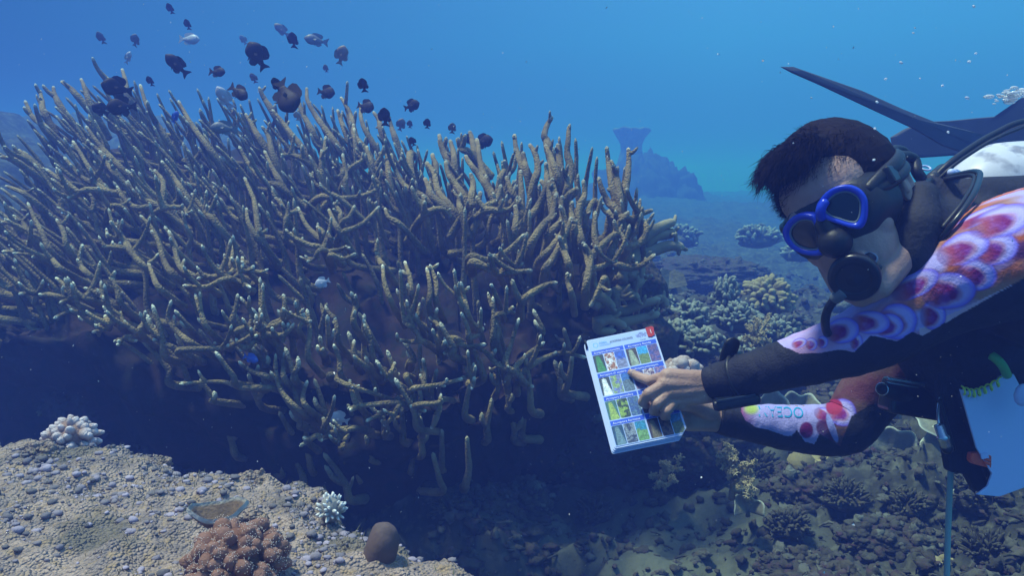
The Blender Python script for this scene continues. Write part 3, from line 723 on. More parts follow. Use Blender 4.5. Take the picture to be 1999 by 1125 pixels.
def build_small():
    # -- on the ledge
    knob_head('cauliflower_coral', P(142, 866, 1.44), 0.049, 0.047, 62, 0.0072, M['pale_knob'], 'pale lilac cauliflower coral head with round knobs at the left end of the ledge', up=-0.25)
    knob_head('cauliflower_coral', P(647, 1005, 1.13), 0.0215, 0.033, 46, 0.0031, M['green_white'], 'small white tipped coral tuft on the ledge rim near the brown boulder sponge', up=-0.3, nail=0)
    knob_head('lobed_coral', P(464, 1118, 0.93), 0.058, 0.056, 95, 0.0088, M['brown_lobe'], 'reddish brown lobed coral with pale polyp dots at the bottom edge of the photo', up=-0.1, dots=True)
    # cup coral
    b = P(424, 1034, 1.02); mb = MB(); na, nr = 40, 8; V = []
    for top in (0, 1):
        for i in range(nr):
            for j in range(na):
                a = 2 * math.pi * j / na; q = i / (nr - 1); rad = (0.006 + 0.031 * q) * (1 + 0.07 * math.sin(3 * a + 1) + 0.04 * math.sin(7 * a)) - (0.003 if top else 0)
                V.append(b + np.array([rad * math.cos(a), rad * 0.85 * math.sin(a), 0.027 * q ** 1.3 * (1 + 0.22 * math.sin(2 * a + 0.6)) + (0.004 if top else 0)]))
    idx = np.arange(2 * nr * na).reshape(2, nr, na); f = []
    for t in (0, 1):
        for i in range(nr - 1):
            for j in range(na): f.append((idx[t, i, j], idx[t, i, (j + 1) % na], idx[t, i + 1, (j + 1) % na], idx[t, i + 1, j]))
    for j in range(na): f.append((idx[0, -1, j], idx[0, -1, (j + 1) % na], idx[1, -1, (j + 1) % na], idx[1, -1, j]))
    f.append(tuple(idx[1, 0])); f.append(tuple(idx[0, 0]))
    q = np.tile(np.repeat(np.linspace(0, 1, nr), na), 2); mb.add(np.array(V), [tuple(int(x) for x in t) for t in f], at=np.clip((q - 0.9) * 10, 0, 1))
    mb.tube([b + [0, 0, -0.02], b + [0, 0, 0.004]], [0.010, 0.009], 10)
    o = mb.build('cup_coral', M['cup']); recenter(o, b); tag(o, 'shallow grey brown cup coral with thin pale rim just behind the reddish lobed coral', 'coral')
    # boulder sponge
    b = P(745, 1112, 1.0); mb = MB(); tmp = MB(); tmp.ball((0, 0, 0), 1, 34, 24); v = np.vstack(tmp.v)
    v = v * (1 + 0.09 * fbm(v * 1.8 + 4, 3, 6) + 0.02 * fbm(v * 7, 3, 8))[:, None] * [0.0215, 0.022, 0.0385]; v[:, 0] += 0.004 * np.sin(v[:, 2] * 60)
    mb.add(v + b + [0, 0, 0.024], tmp.f); o = mb.build('boulder_sponge', M['sponge']); recenter(o, b); tag(o, 'smooth dark brown boulder shaped sponge at the right end of the ledge', 'sponge')
    for i, (px, py, r, lb) in enumerate([(500, 1003, 0.013, 'knobbly brown rock lump right beside the cup coral'), (312, 893, 0.012, 'small ragged brown rock lump on the ledge rim between two pale corals'),
                                  (497, 928, 0.020, 'nodule covered grey rock lump on the upper rim of the ledge'), (75, 872, 0.022, 'low nodule crusted rock hump left of the lilac cauliflower coral')]):
        p = on_ledge(px, py + 8); rock(p, (r * 1.3, r, r * 0.6), lb, 60 + i, 60, mt='ledge')
    # -- right hand reef
    knob_head('dome_coral', P(1497, 600, 3.5), 0.118, 0.135, 150, 0.0150, M['dome'], 'round brown dome coral of small lobes standing on the sea floor between thicket and diver', up=-0.15)
    knob_head('lobed_coral', P(1332, 738, 2.1), 0.050, 0.052, 46, 0.0145, M['pale_knob'], 'pale pinkish lobed coral head directly behind the pointing hand', up=-0.1)
    knob_head('lobed_coral', P(1590, 935, 2.45), 0.085, 0.070, 20, 0.036, M['dome'], 'rounded brown lobed coral under the elbow of the lower arm', up=0.1)
    knob_head('lobed_coral', P(1845, 1135, 1.9), 0.05, 0.05, 10, 0.024, M['dome'], 'small brown lobed coral at the bottom edge below the hanging hose', up=0.1)
    bl = [(1418, 588, 3.15, .052, .085, 'tall tuft of grey finger coral with white tips left of the brown dome coral'), (1345, 628, 3.1, .085, .07, 'grey white tipped finger coral clump nearest the broken plate fragments'),
          (1440, 632, 3.05, .10, .07, 'wide grey white tipped finger coral clump below the tall tuft'), (1523, 655, 3.1, .085, .06, 'grey white tipped finger coral clump in front of the brown dome coral'),
          (1372, 680, 2.75, .08, .06, 'grey finger coral clump above the black strap end on the wrist'), (1465, 690, 2.8, .08, .05, 'grey finger coral clump behind the yellowish soft coral'),
          (1325, 655, 2.8, .06, .05, 'small grey finger coral clump right beside the red tab of the card'), (1560, 690, 3.3, .07, .05, 'low grey finger coral clump furthest right above the forearm'),
          (1290, 600, 3.4, .06, .06, 'dim grey finger coral clump behind the smooth curling fingers'), (1600, 660, 4.2, .10, .06, 'faint finger coral clump behind the black breathing hose'),
          (1478, 470, 6.4, .20, .11, 'faint pale coral clump far off in the blue water left of the mask'), (1560, 500, 6.2, .14, .09, 'faint pale coral clump far off below the diver mask'), (1330, 470, 6.8, .18, .12, 'faint coral clump far off just right of the smooth finger coral'),
          (1640, 600, 5.2, .13, .08, 'faint coral clump far off below the mouthpiece')]
    for i, (px, py, d, R, H, lb) in enumerate(bl):
        p = P(px, py, d); bush('finger_coral', p, R, H, 70 if d < 4 else 45, 0.0085 if d < 4 else 0.016, M['grey_finger'], lb, group='finger corals right of the thickets')
    feathery(P(1478, 705, 2.55), 0.16, 0.8, 7, 'yellowish feathery soft coral just above the forearm and beside the strap end', 5)
    feathery(P(1428, 975, 2.15), 0.21, 0.75, 8, 'tan feathery soft coral growing below the crossed wrists', 9)
    feathery(P(1300, 960, 2.4), 0.13, 0.8, 7, 'dark feathery soft coral tuft on the shaded rock under the card', 12)
    R = [((1190, 800, 2.75), (.30, .22, .30), 'dark reef rock under the right staghorn thicket behind the card'), ((1330, 860, 2.75), (.26, .2, .22), 'dark reef rock right of the card below the hand'),
         ((1420, 760, 3.0), (.24, .2, .16), 'reef rock between the finger corals and the forearm'), ((1250, 700, 3.0), (.22, .2, .18), 'shaded reef rock behind the top of the card'),
         ((1500, 985, 2.55), (.15, .12, .07), 'low rubble rock beside the tan soft coral'), ((1600, 960, 2.4), (.14, .12, .08), 'rubble rock right below the bent elbow'),
         ((1720, 950, 2.45), (.18, .14, .09), 'wide rubble rock between the elbow and the hanging hose'), ((1860, 970, 2.55), (.16, .13, .10), 'dark rubble rock behind the black weight strap'),
         ((1960, 1040, 2.3), (.17, .13, .08), 'rubble rock in the lower right corner below the white slate'), ((1740, 1060, 2.1), (.13, .10, .05), 'rubble rock left of the hanging hose near the bottom edge'),
         ((930, 1005, 2.3), (.12, .10, .07), 'ragged dark rock in the hollow right of the ledge'), ((1010, 985, 2.45), (.10, .09, .07), 'smaller ragged rock behind the sandy patch'),
         ((1560, 1120, 1.95), (.10, .08, .035), 'small flat rubble rock at the bottom edge on the grey sand'), ((1258, 470, 18), (1.5, .9, 1.75), 'hazy blue reef mound far off under the table coral'),
         ((1480, 440, 17), (1.5, 1, .45), 'hazy low reef mound far off left of the diver'), ((1380, 535, 5.2), (.38, .3, .11), 'dim reef hump behind the smooth finger coral'),
         ((1640, 800, 3.0), (.30, .22, .14), 'pale dusty reef rock showing between the two arms'), ((1880, 860, 2.9), (.34, .2, .20), 'dark reef rock behind the gear strap and slate')]
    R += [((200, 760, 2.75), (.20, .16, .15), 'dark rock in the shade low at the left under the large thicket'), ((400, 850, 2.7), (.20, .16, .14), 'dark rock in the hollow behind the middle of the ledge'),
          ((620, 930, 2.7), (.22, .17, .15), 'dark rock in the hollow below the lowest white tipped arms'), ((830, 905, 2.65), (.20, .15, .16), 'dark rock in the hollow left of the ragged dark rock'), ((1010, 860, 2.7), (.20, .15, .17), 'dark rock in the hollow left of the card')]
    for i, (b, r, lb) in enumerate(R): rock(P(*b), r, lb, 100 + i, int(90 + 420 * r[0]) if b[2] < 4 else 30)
    pl = [(1835, 822, 2.5, .115, (-1, .1, .12), 'upper pale plate coral fan left of the metal clip'), (1885, 905, 2.45, .135, (-.9, .25, .38), 'large cream plate coral fan just below the upper one beside the strap'),
          (1740, 885, 2.5, .09, (-.1, .3, 1), 'small translucent grey plate coral left of the cream fan'), (1905, 1045, 2.15, .11, (-.35, .4, .7), 'ruffled grey plate coral right of the hanging hose'),
          (1965, 1062, 2.1, .09, (.3, .4, .7), 'ruffled grey plate coral in the lower right corner'), (1500, 820, 2.55, .09, (.1, .3, 1), 'pale rounded plate coral peeking out above the lower forearm'),
          (1560, 812, 2.6, .08, (.3, .3, 1), 'dusty plate coral right of the dive computer between the arms'), (1460, 1000, 2.2, .05, (0, .3, 1), 'thin upright plate coral right of the tan soft coral'),
          (1690, 820, 2.65, .14, (-.2, .3, .8), 'brownish plate coral against the crook of the elbow'), (1880, 905, 2.5, .10, (-.5, .3, .5), 'dim plate coral half hidden behind the black strap')]
    for i, (px, py, d, wd, dr, lb) in enumerate(pl): plate(P(px, py, d), wd, dr, lb, 30 + i, tilt=(0.95, 0.8, 0.9, .7, .7, .9, .8, 1.3, .9, .8)[i])
    for i, (px, py, a, lb) in enumerate([(1290, 560, 0.5, 'pale broken coral plate leaning left behind the finger coral'), (1322, 566, -0.4, 'pale broken coral plate leaning right on the rubble'), (1262, 570, 1.3, 'flat broken coral plate lying beside the curling coral fingers')]):
        c = P(px, py, 3.3); mb = MB(); d = np.array([math.sin(a), 0.3, math.cos(a)]); d = unit(d); s = unit(np.cross(d, [0, 1, 0.2]))
        poly = [c - s * .045, c - s * .05 + d * .05, c - s * .02 + d * .085, c + s * .03 + d * .07, c + s * .045 + d * .02]
        mb.prism(poly, np.cross(d, s), 0.006); o = mb.build('coral_fragment', M['plate'], smooth=False); recenter(o, c); tag(o, lb, 'coral fragment', 'broken coral plates')
    # table coral far away
    b = P(1232, 252, 19.0); mb = MB(); prof = [(0.50, -1.3), (0.32, -.85), (0.24, -.50), (0.25, -.36), (0.33, -.18), (0.43, -.03), (0.45, 0.0), (0.41, 0.02), (0.02, -0.04)]
    V = []; na = 30
    for r, z in prof:
        for j in range(na):
            a = 2 * math.pi * j / na; rr = r * (1 + 0.10 * math.sin(3 * a + 1) + 0.06 * math.sin(8 * a + z * 9)); V.append(b + np.array([rr * math.cos(a), rr * math.sin(a), z + .03 * math.sin(7 * a + r * 9) * math.cos(3 * a)]))
    f = [(i * na + j, i * na + (j + 1) % na, (i + 1) * na + (j + 1) % na, (i + 1) * na + j) for i in range(len(prof) - 1) for j in range(na)]
    mb.add(np.array(V), f); o = mb.build('table_coral', M['stag']); recenter(o, b); tag(o, 'flat topped table coral on a stalk fading in the blue water behind the thickets', 'coral')
    # smooth fingers right of the thickets
    TD = [[(1060,740),(1140,660),(1220,610),(1290,582)],[(1140,690),(1200,650),(1270,640),(1290,625)],[(1120,750),(1200,720),(1270,700),(1340,708)],[(1060,800),(1080,760),(1100,650)],[(1070,860),(1100,760),(1150,600)],[(1040,860),(1060,790),(1140,690)]]
    TE = [[(980,940),(1020,920),(1080,930),(1120,965)],[(960,1010),(1040,1020),(1120,990),(1220,960)],[(1020,1080),(1110,1060),(1220,1030)],[(900,1000),(925,950),(900,880)],[(1000,1000),(1010,950),(1050,960)],
          [(900,1080),(980,1060),(1060,1100)],[(1090,900),(1120,880),(1150,850)],[(1040,870),(1045,830),(1040,770)],[(1090,850),(1130,850),(1150,870)],[(1180,980),(1230,960),(1260,1000)],[(1150,1010),(1170,980),(1200,1000)],
          [(930,1060),(920,1110),(1010,1115)],[(880,930),(950,960),(1000,1010)]]
    for L, nm, lb, w0, w1, dd, sd_ in ((TD, 'finger_coral', 'smooth pale brown coral fingers reaching right from the edge of the thicket', 27, 17, 0.12, (1230, 520, 2.5)),
                              (TE, 'finger_coral', 'tangle of smooth curling brown coral fingers low between the thicket and the grey finger corals', 24, 14, 0.15, (1250, 630, 2.5))):
        root = thing(nm, P(*sd_), lb, 'coral')
        for pl_ in L:
            pts, r0, r1 = traced(pl_, 800, 200, 2.5, w0, w1, dd); mb = MB(); c, r = branch(mb, pts, r0, r1, 12, 0.6, 0.03, 0.007, 0.05); nubs(mb, c, r, 3, 0.5, 0.4, size=1.2); mb.build('branch', M['smooth'], root)
        mb = MB(); mb.ball(P(*sd_) + [0.0, 0.12, -0.10], (.14, .10, .14), 20, 14, noise=0.3); mb.build('base', M['rock'], root)
build_small()

def more_clumps():
    spots = [(1560, 905, 'beside the bent elbow'), (1650, 985, 'left of the wide rubble rock'), (1770, 1000, 'just left of the hanging cord'), (1900, 985, 'just right of the hanging cord'), (1690, 1085, 'low near the bottom edge'),
             (1930, 1095, 'in the lower right corner'), (1480, 925, 'right of the tan soft coral'), (1380, 900, 'under the lower wrist'), (1540, 1040, 'at the edge of the grey sand'), (1270, 870, 'below the lower edge of the card'),
             (960, 960, 'in the dark hollow under the thicket'), (1040, 930, 'at the back of the dark hollow'), (880, 1010, 'beside the right end of the ledge'), (1160, 1010, 'alone on the sandy patch')]
    for i, (px, py, lb) in enumerate(spots):
        p = on_sea(px, py, 4.0); r = .045 + .03 * RNG.rand(); bush('algae_clump', p + np.array([0, 0, .01]), r, r * .8, 90, .0042, M['dark_tuft'], 'dark shaggy tuft of dead coral and algae ' + lb, 'algae', 'dark tufts on the sea floor', tipw=.35)
M['dark_tuft'] = mat('dark_tuft', (0.045, 0.040, 0.028), 0.95, col2=(0.075, 0.06, 0.04), scale=25, bump=0.6, bscale=120, tipcol=(0.14, 0.13, 0.10))
more_clumps()
def build_rubble():
    R = np.random.RandomState(12); mb = MB(); n = 0
    while n < 10000:
        a = R.uniform(-0.12, 0.68); r = 1.75 + 6 * R.rand() ** 1.7; x, y = math.sin(a) * r, math.cos(a) * r
        sandy = math.exp(-(((x - 0.50 - (y - 2.3) * 0.25) / 0.30) ** 2)) * (y < 2.9)
        if R.rand() < sandy * 0.72: continue
        s = (0.004 + 0.015 * R.rand() ** 3) * (0.7 + r * 0.18); z = sea_z(x, y)
        if R.rand() < 0.35:
            s *= .6; d = unit(R.randn(3) * [1, 1, .45]) * s * 2.4; mb.tube([(x - d[0], y - d[1], z + abs(d[2])), (x, y, z + s * .3 + abs(d[2])), (x + d[0], y + d[1], z + s * .2 + d[2])], [s * .35, s * .4, s * .25], 5, at=R.rand() ** 3 * .7)
        else: mb.ball((x, y, z + s * 0.2), (s * (.7 + R.rand()), s * (.7 + R.rand()), s * (.5 + .6 * R.rand())), 8, 6, noise=1.0, at=R.rand() ** 4 * .6, nscale=5)
        n += 1
    o = mb.build('coral_rubble', M['rock'], smooth=True); tag(o, 'dark broken coral rubble strewn over the sea floor', None, kind='stuff')
build_rubble()

# ------------------------------------------------------------------ fish
M['fish_dark'] = mat('dark_fish', (0.018, 0.014, 0.022), 0.6, col2=(0.040, 0.028, 0.032), scale=60, spec=0.15)
M['fish_tan'] = mat('tan_fish', (0.28, 0.20, 0.16), 0.5, col2=(0.2, 0.14, 0.13), scale=60, spec=0.4)
M['fish_pale'] = mat('pale_fish', (0.42, 0.42, 0.50), 0.45, spec=0.5)
M['fish_blue'] = mat('blue_fish', (0.05, 0.12, 0.55), 0.45, spec=0.5)
M['fish_grey'] = mat('grey_fish', (0.10, 0.11, 0.14), 0.5, col2=(0.2, 0.2, 0.22), scale=40, spec=0.4)
M['eye'] = mat('fish_eye', (0.01, 0.01, 0.01), 0.15, spec=0.6)
def fish_meshes(deep):
    out = {}
    mb = MB(); n = 18; xs = np.linspace(0, 1, n)                 # nose at +0.5, tail root at -0.32
    h = np.array([0.03, .12, .19, .25, .29, .315, .325, .325, .315, .295, .265, .23, .20, .17, .14, .12, .10, .09]) * deep
    V = []; seg = 14
    for i, t in enumerate(xs):
        x = 0.5 - 0.82 * t; wd = 0.40 * h[i] / deep * (1 - 0.45 * t)
        for j in range(seg):
            a = 2 * math.pi * j / seg; V.append((x, wd * math.cos(a) * abs(math.cos(a)) ** 0.15, h[i] * math.sin(a) * 0.95 - 0.01))
    f = [(i * seg + j, i * seg + (j + 1) % seg, (i + 1) * seg + (j + 1) % seg, (i + 1) * seg + j) for i in range(n - 1) for j in range(seg)]
    f += [tuple(range(seg))[::-1], tuple(range((n - 1) * seg, n * seg))]
    mb.add(V, f); out['body'] = mb.mesh('body')
    def fin(pts, t=0.012):
        m = MB(); m.prism([(x, 0, z) for x, z in pts], (0, 1, 0), t); return m
    D = deep
    out['dorsal_fin'] = fin([(0.24, .27 * D), (0.16, .37 * D), (.05, .41 * D), (-.08, .39 * D), (-.19, .37 * D), (-.27, .28 * D), (-.25, .17 * D), (-.20, .08 * D), (0, .22 * D)]).mesh('dorsal_fin')
    out['anal_fin'] = fin([(0.02, -.27 * D), (-.08, -.36 * D), (-.18, -.35 * D), (-.26, -.24 * D), (-.24, -.14 * D), (-.18, -.08 * D)]).mesh('anal_fin')
    out['tail_fin'] = fin([(-.28, .045), (-.36, .09), (-.47, .17), (-.53, .19), (-.49, .06), (-.475, 0), (-.49, -.06), (-.53, -.19), (-.47, -.17), (-.36, -.09), (-.28, -.045)]).mesh('tail_fin')
    m = MB(); m.prism([(.12, -.11, -.02), (.02, -.16, -.06), (-.04, -.15, .02), (.04, -.12, .05)], (.3, 1, 0), .008); m.prism([(.12, .11, -.02), (.02, .16, -.06), (-.04, .15, .02), (.04, .12, .05)], (-.3, 1, 0), .008)
    out['side_fin'] = m.mesh('side_fin')
    m = MB(); m.prism([(.12, 0, -.24 * D), (-.01, .01, -.38 * D), (.02, 0, -.25 * D)], (0, 1, 0), .01); out['belly_fin'] = m.mesh('belly_fin')
    m = MB(); m.ball((.375, .058, .055 * D), .026, 10, 8); m.ball((.375, -.058, .055 * D), .026, 10, 8); out['eyes'] = m.mesh('eyes')
    for k, me in out.items():
        me.polygons.foreach_set('use_smooth', [k in ('body', 'eyes')] * len(me.polygons)); me.update()
    return out
FM = {'deep': fish_meshes(1.0), 'slim': fish_meshes(0.72)}
FC = {}
# px, py, length px, heading angle in the picture (0 right, 90 up), turn towards (+) or away (-) from the lens, distance, shape, colour, label
FISH = [(502,108,58,118,10,2.3,'deep','dark','large dark damselfish nose up alone above the middle of the thicket'),
 (345,126,54,135,15,2.4,'slim','dark','dark fish pointing up left just above the skyline left of the middle'),
 (424,140,42,-8,25,2.6,'slim','dark','dark fish swimming right just above the coral between two larger ones'),
 (228,171,56,170,30,2.2,'deep','dark','upper of two round black fish among the tall left fingers'),
 (237,208,54,185,20,2.15,'deep','dark','lower of two round black fish among the tall left fingers'),
 (196,214,34,150,20,2.4,'deep','dark','small blackish fish just left of the two round black ones'),
 (560,188,76,-62,15,1.95,'deep','dark','largest black fish nose down into the thicket tips right of centre left'),
 (541,166,40,100,20,2.2,'deep','dark','black fish half hidden behind the largest black one'),
 (466,180,52,-35,20,2.2,'slim','dark','dark fish with raised tail diving between the pale tips'),
 (637,180,38,-10,15,2.6,'deep','dark','dark fish swimming right over the tips beside the largest one'),
 (709,166,38,92,60,2.4,'deep','dark','narrow end on dark fish alone above the tall fingers'),
 (714,208,38,-15,20,2.6,'deep','dark','dark fish partly behind the tall finger tips on the right slope'),
 (751,228,48,84,55,2.4,'slim','dark','upright dark fish with long tail at the top of the right slope'),
 (804,206,34,15,20,2.8,'deep','dark','brown grey fish heading right in open water past the skyline'),
 (834,241,28,80,50,2.8,'deep','dark','small upright dark fish right of the skyline slope'),
 (883,250,30,80,45,2.9,'deep','grey','rightmost small upright dark fish over the thicket'),
 (800,242,22,80,40,3.4,'deep','grey','tiny dark fish beside a faint tan one over the slope'),
 (783,243,26,70,30,3.6,'deep','tan','faint tan fish low over the right slope'),
 (805,276,26,110,40,2.8,'deep','dark','tiny dark fish right at the tips of the slope'),
 (944,276,40,10,20,2.9,'deep','dark','dark fish hiding behind the upright fingers of the right thicket'),
 (915,272,36,170,20,2.9,'slim','dark','dark fish facing left behind the upright fingers of the right thicket'),
 (572,78,40,80,30,2.9,'deep','dark','dark fish high in the water between the grey fish and the large damselfish'),
 (617,78,46,170,10,3.4,'slim','grey','blue grey slender fish high in the water'),
 (667,107,38,70,20,2.9,'deep','tan','tan fish high in open water right of the others'),
 (370,76,44,-4,10,3.6,'slim','pale','pale silvery fish under a small dark one at upper left'),
 (366,47,26,85,45,3.4,'deep','dark','small dark fish directly above the pale silvery one'),
 (332,16,26,95,60,3.4,'slim','dark','topmost tiny dark fish at the upper edge'),
 (197,73,30,92,55,3.4,'slim','grey','leftmost small bluish fish high in the water'),
 (264,78,28,60,40,3.4,'deep','grey','small grey fish between the leftmost one and the pale silvery one'),
 (250,112,26,60,20,3.0,'slim','pale','small white glinting fish above the tallest left finger'),
 (475,77,24,110,30,4.2,'deep','pale','very faint pale fish high left of the large damselfish'),
 (550,58,34,140,20,4.4,'slim','tan','faint pinkish fish highest beside the dark one'),
 (495,152,26,100,30,3.4,'deep','tan','faint tan fish below the large damselfish'),
 (293,158,26,90,45,3.0,'deep','dark','small dark fish against the left skyline between two fingers'),
 (438,190,48,120,20,2.3,'slim','pale','pinkish pale fish among the pale tips of the skyline'),
 (342,228,26,60,20,2.0,'slim','blue','small violet blue fish in front of the left fingers'),
 (437,250,52,175,10,2.2,'slim','grey','blue grey slender fish lying across the middle of the thicket'),
 (580,226,26,80,20,2.4,'slim','pale','tiny pale fish just below the largest black one'),
 (636,133,20,90,30,3.9,'deep','tan','tiny faint tan fish in open water below the tan one'),
 (629,552,30,200,10,1.9,'deep','pale','small pale blue fish in the dark gap of the lower thicket'),
 (490,700,36,-15,20,1.95,'slim','blue','dark blue fish sheltering under the white tipped arms'),
 (661,818,40,160,10,1.95,'deep','pale','pale bluish fish under the lowest coral arms'),
 (1160,492,20,60,20,2.2,'slim','pale','tiny pale fish inside the right thicket')]
for px, py, Lp, ang, turn, d, shp, colr, lb in FISH:
    if 74 < ang < 112 and Lp < 45: turn = max(turn, 58); shp = 'slim'
    loc = P(px, py, d); L = Lp / FPX * d; a = math.radians(ang); t = math.radians(turn)
    hx = unit(cv(math.cos(a) * math.cos(t), math.sin(a) * math.cos(t), math.sin(t)))
    sgn = 1 if math.cos(a) >= -0.15 else -1
    up0 = cv(-math.sin(a) * sgn, math.cos(a) * sgn, 0)
    up = unit(up0 - hx * (up0 @ hx)); sd2 = np.cross(up, hx)
    root = thing('fish', loc, lb, 'fish', 'fish over the coral thickets')
    R3 = Matrix(((hx[0], sd2[0], up[0]), (hx[1], sd2[1], up[1]), (hx[2], sd2[2], up[2]))).to_4x4()
    root.rotation_euler = R3.to_euler(); root.scale = (L, L, L)
    k = (shp, colr)
    if k not in FC: FC[k] = {n: me.copy() for n, me in FM[shp].items()}; [me.materials.append(M['eye'] if n == 'eyes' else M['fish_' + colr]) for n, me in FC[k].items()]
    for n in ('body', 'dorsal_fin', 'anal_fin', 'tail_fin', 'side_fin', 'belly_fin', 'eyes'):
        if n == 'eyes' and Lp < 24: continue
        o = bpy.data.objects.new(n, FC[k][n]); COL.objects.link(o); o.parent = root

# ------------------------------------------------------------------ bubbles and drifting specks
def water_bits():
    gm = bpy.data.materials.new('bubble'); gm.use_nodes = True; b = gm.node_tree.nodes['Principled BSDF']
    b.inputs['Transmission Weight'].default_value = 0.55; b.inputs['Roughness'].default_value = 0.06; b.inputs['IOR'].default_value = 1.25; b.inputs['Base Color'].default_value = (0.95, 0.98, 1, 1)
    B = [(1759,122,4.5,'bubble glinting high above the long fin blade, largest of the single ones'),(1729,154,4,'bubble just above the middle of the long fin blade'),(1712,199,4,'bright bubble in front of the long fin blade'),(1796,153,2.5,'small bubble right of the one above the fin blade'),
         (1840,167,3.5,'bubble above the root of the long fin blade'),(1888,191,5,'bubble left of the silvery bubble cloud'),(1783,64,3,'lower small bubble high above the fins'),(1786,54,2.2,'tiny bubble touching the high small bubble'),
         (1892,120,4.5,'ring shaped bubble pair high near the right edge, lower one'),(1905,104,3.5,'high small bubble near the right edge, upper one'),(1901,12,4,'bubble at the very top near the right edge'),(1708,251,4,'bubble glinting beside the crown of the head'),
         (1708,283,4,'bubble glinting in front of the dark hair'),(1706,312,4,'lowest bubble glinting in front of the hair'),(1851,258,4,'pale bubble in front of the fin root'),(1584,191,2.5,'lone small bubble left under the long fin blade')]
    for px, py, r, lb in B:
        d = 0.70 + 0.5 * RNG.rand(); rr = r * .72 / FPX * d; mb = MB(); mb.ball((0, 0, 0), (rr * 1.25, rr, rr * 0.75), 12, 8, noise=0.12)
        o = mb.build('bubble', gm); o.location = P(px, py, d); o.rotation_euler = (RNG.rand(), math.radians(-15 - 25 * RNG.rand()), RNG.rand() * 3); tag(o, lb, 'bubble', 'bubbles rising near the diver')
    mb = MB(); R = np.random.RandomState(5)
    for _ in range(60):
        u = R.randn() * 20; mb.ball(P(1978 + u, 184 - u * 0.25 + R.randn() * 6, 1.5 + 0.03 * R.randn()), (0.0022 + 0.006 * R.rand() ** 2) * np.array([1.4, 1, .55]), 9, 6, noise=0.2)
    o = mb.build('bubble_cloud', gm); tag(o, 'silvery cloud of exhaled bubbles at the right edge above the tank', None, kind='stuff')
    pm = mat('drifting_speck', (0.75, 0.75, 0.72), 0.9); mb = MB()
    for _ in range(1500):
        d = 0.35 + 1.9 * R.rand() ** 0.8; r = (0.00026 + 0.00095 * R.rand() ** 4) * (0.6 + d * 0.5)
        c = P(R.rand() * 2100 - 50, R.rand() * 1150, d)
        if c[2] < 0.55 and edge_dist(np.array(c[0]), np.array(c[1])) > -0.05: continue
        a = R.rand(3, 3) - 0.5; v = [c + a[0] * r * 2.4, c + a[1] * r * 2.4, c + a[2] * r * 2.4, c + np.array([0, 0, r])]
        mb.add(v, [(0, 1, 2), (0, 1, 3), (1, 2, 3), (0, 2, 3)])
    o = mb.build('drifting_specks', pm); tag(o, 'fine white specks drifting in the water', None, kind='stuff')
water_bits()

# ------------------------------------------------------------------ the diver
M['skin'] = mat('skin', (0.47, 0.29, 0.225), 0.5, col2=(0.39, 0.225, 0.17), scale=25, bump=0.25, bscale=260, sss=0.08, spec=0.35)
M['nail'] = mat('nail', (0.62, 0.42, 0.36), 0.35)
M['hair'] = mat('hair', (0.013, 0.008, 0.009), 0.8, spec=0.1)
M['suit'] = mat('neoprene', (0.016, 0.017, 0.024), 0.75, col2=(0.024, 0.024, 0.034), scale=30, bump=0.35, bscale=150, spec=0.25)
M['rubber'] = mat('black_rubber', (0.013, 0.014, 0.018), 0.45, bump=0.1, bscale=200, spec=0.35)
M['plastic'] = mat('black_plastic', (0.012, 0.013, 0.018), 0.3, spec=0.5)
M['bluef'] = mat('blue_mask_frame', (0.012, 0.045, 0.55), 0.3, spec=0.5)
M['lens'] = mat('mask_lens', (0.012, 0.018, 0.028), 0.06, spec=0.6)
M['white'] = mat('white_plastic', (0.48, 0.56, 0.84), 0.4, spec=0.4)
M['tank'] = mat('tank_paint', (0.66, 0.66, 0.72), 0.4, col2=(0.58, 0.58, 0.66), scale=9, col3=(0.28, 0.28, 0.34), spec=0.4)
M['steel'] = mat('steel', (0.55, 0.60, 0.66), 0.25, metal=0.9)
M['orange'] = mat('orange_clip', (0.80, 0.10, 0.03), 0.4)
M['coil'] = mat('yellow_coil', (0.62, 0.80, 0.10), 0.4)
M['green'] = mat('green_tube', (0.09, 0.42, 0.10), 0.4)
M['hosepale'] = mat('pale_cord', (0.30, 0.40, 0.36), 0.5)
M['fin'] = mat('fin_rubber', (0.060, 0.065, 0.085), 0.6, col2=(0.045, 0.05, 0.065), scale=8)
M['print'] = mat('printed_card', attr='Col', rough=0.35, spec=0.4)
M['cloth'] = mat('printed_sleeve', attr='Col', rough=0.7, bump=0.25, bscale=300)
M['ink'] = mat('dark_ink', (0.03, 0.03, 0.07), 0.5)
M['inkw'] = mat('white_ink', (0.75, 0.80, 0.90), 0.5)
M['inkt'] = mat('teal_ink', (0.02, 0.33, 0.62), 0.6)
M['inkr'] = mat('red_tab', (0.42, 0.02, 0.03), 0.4)

HD = 1.12; HC = P(1655, 412, HD)
HR = unit(cv(-0.62, -0.42, -0.66)); HU = unit(cv(-0.43, 0.89, -0.12)); HU = unit(HU - HR * (HU @ HR)); HF = np.cross(HU, HR)
if HF @ cv(-0.62, -0.23, 0.73) < 0: HF = -HF
def H(r, f, u): return HC + HR * r + HF * f + HU * u
HAX = np.array([HR, HF, HU])

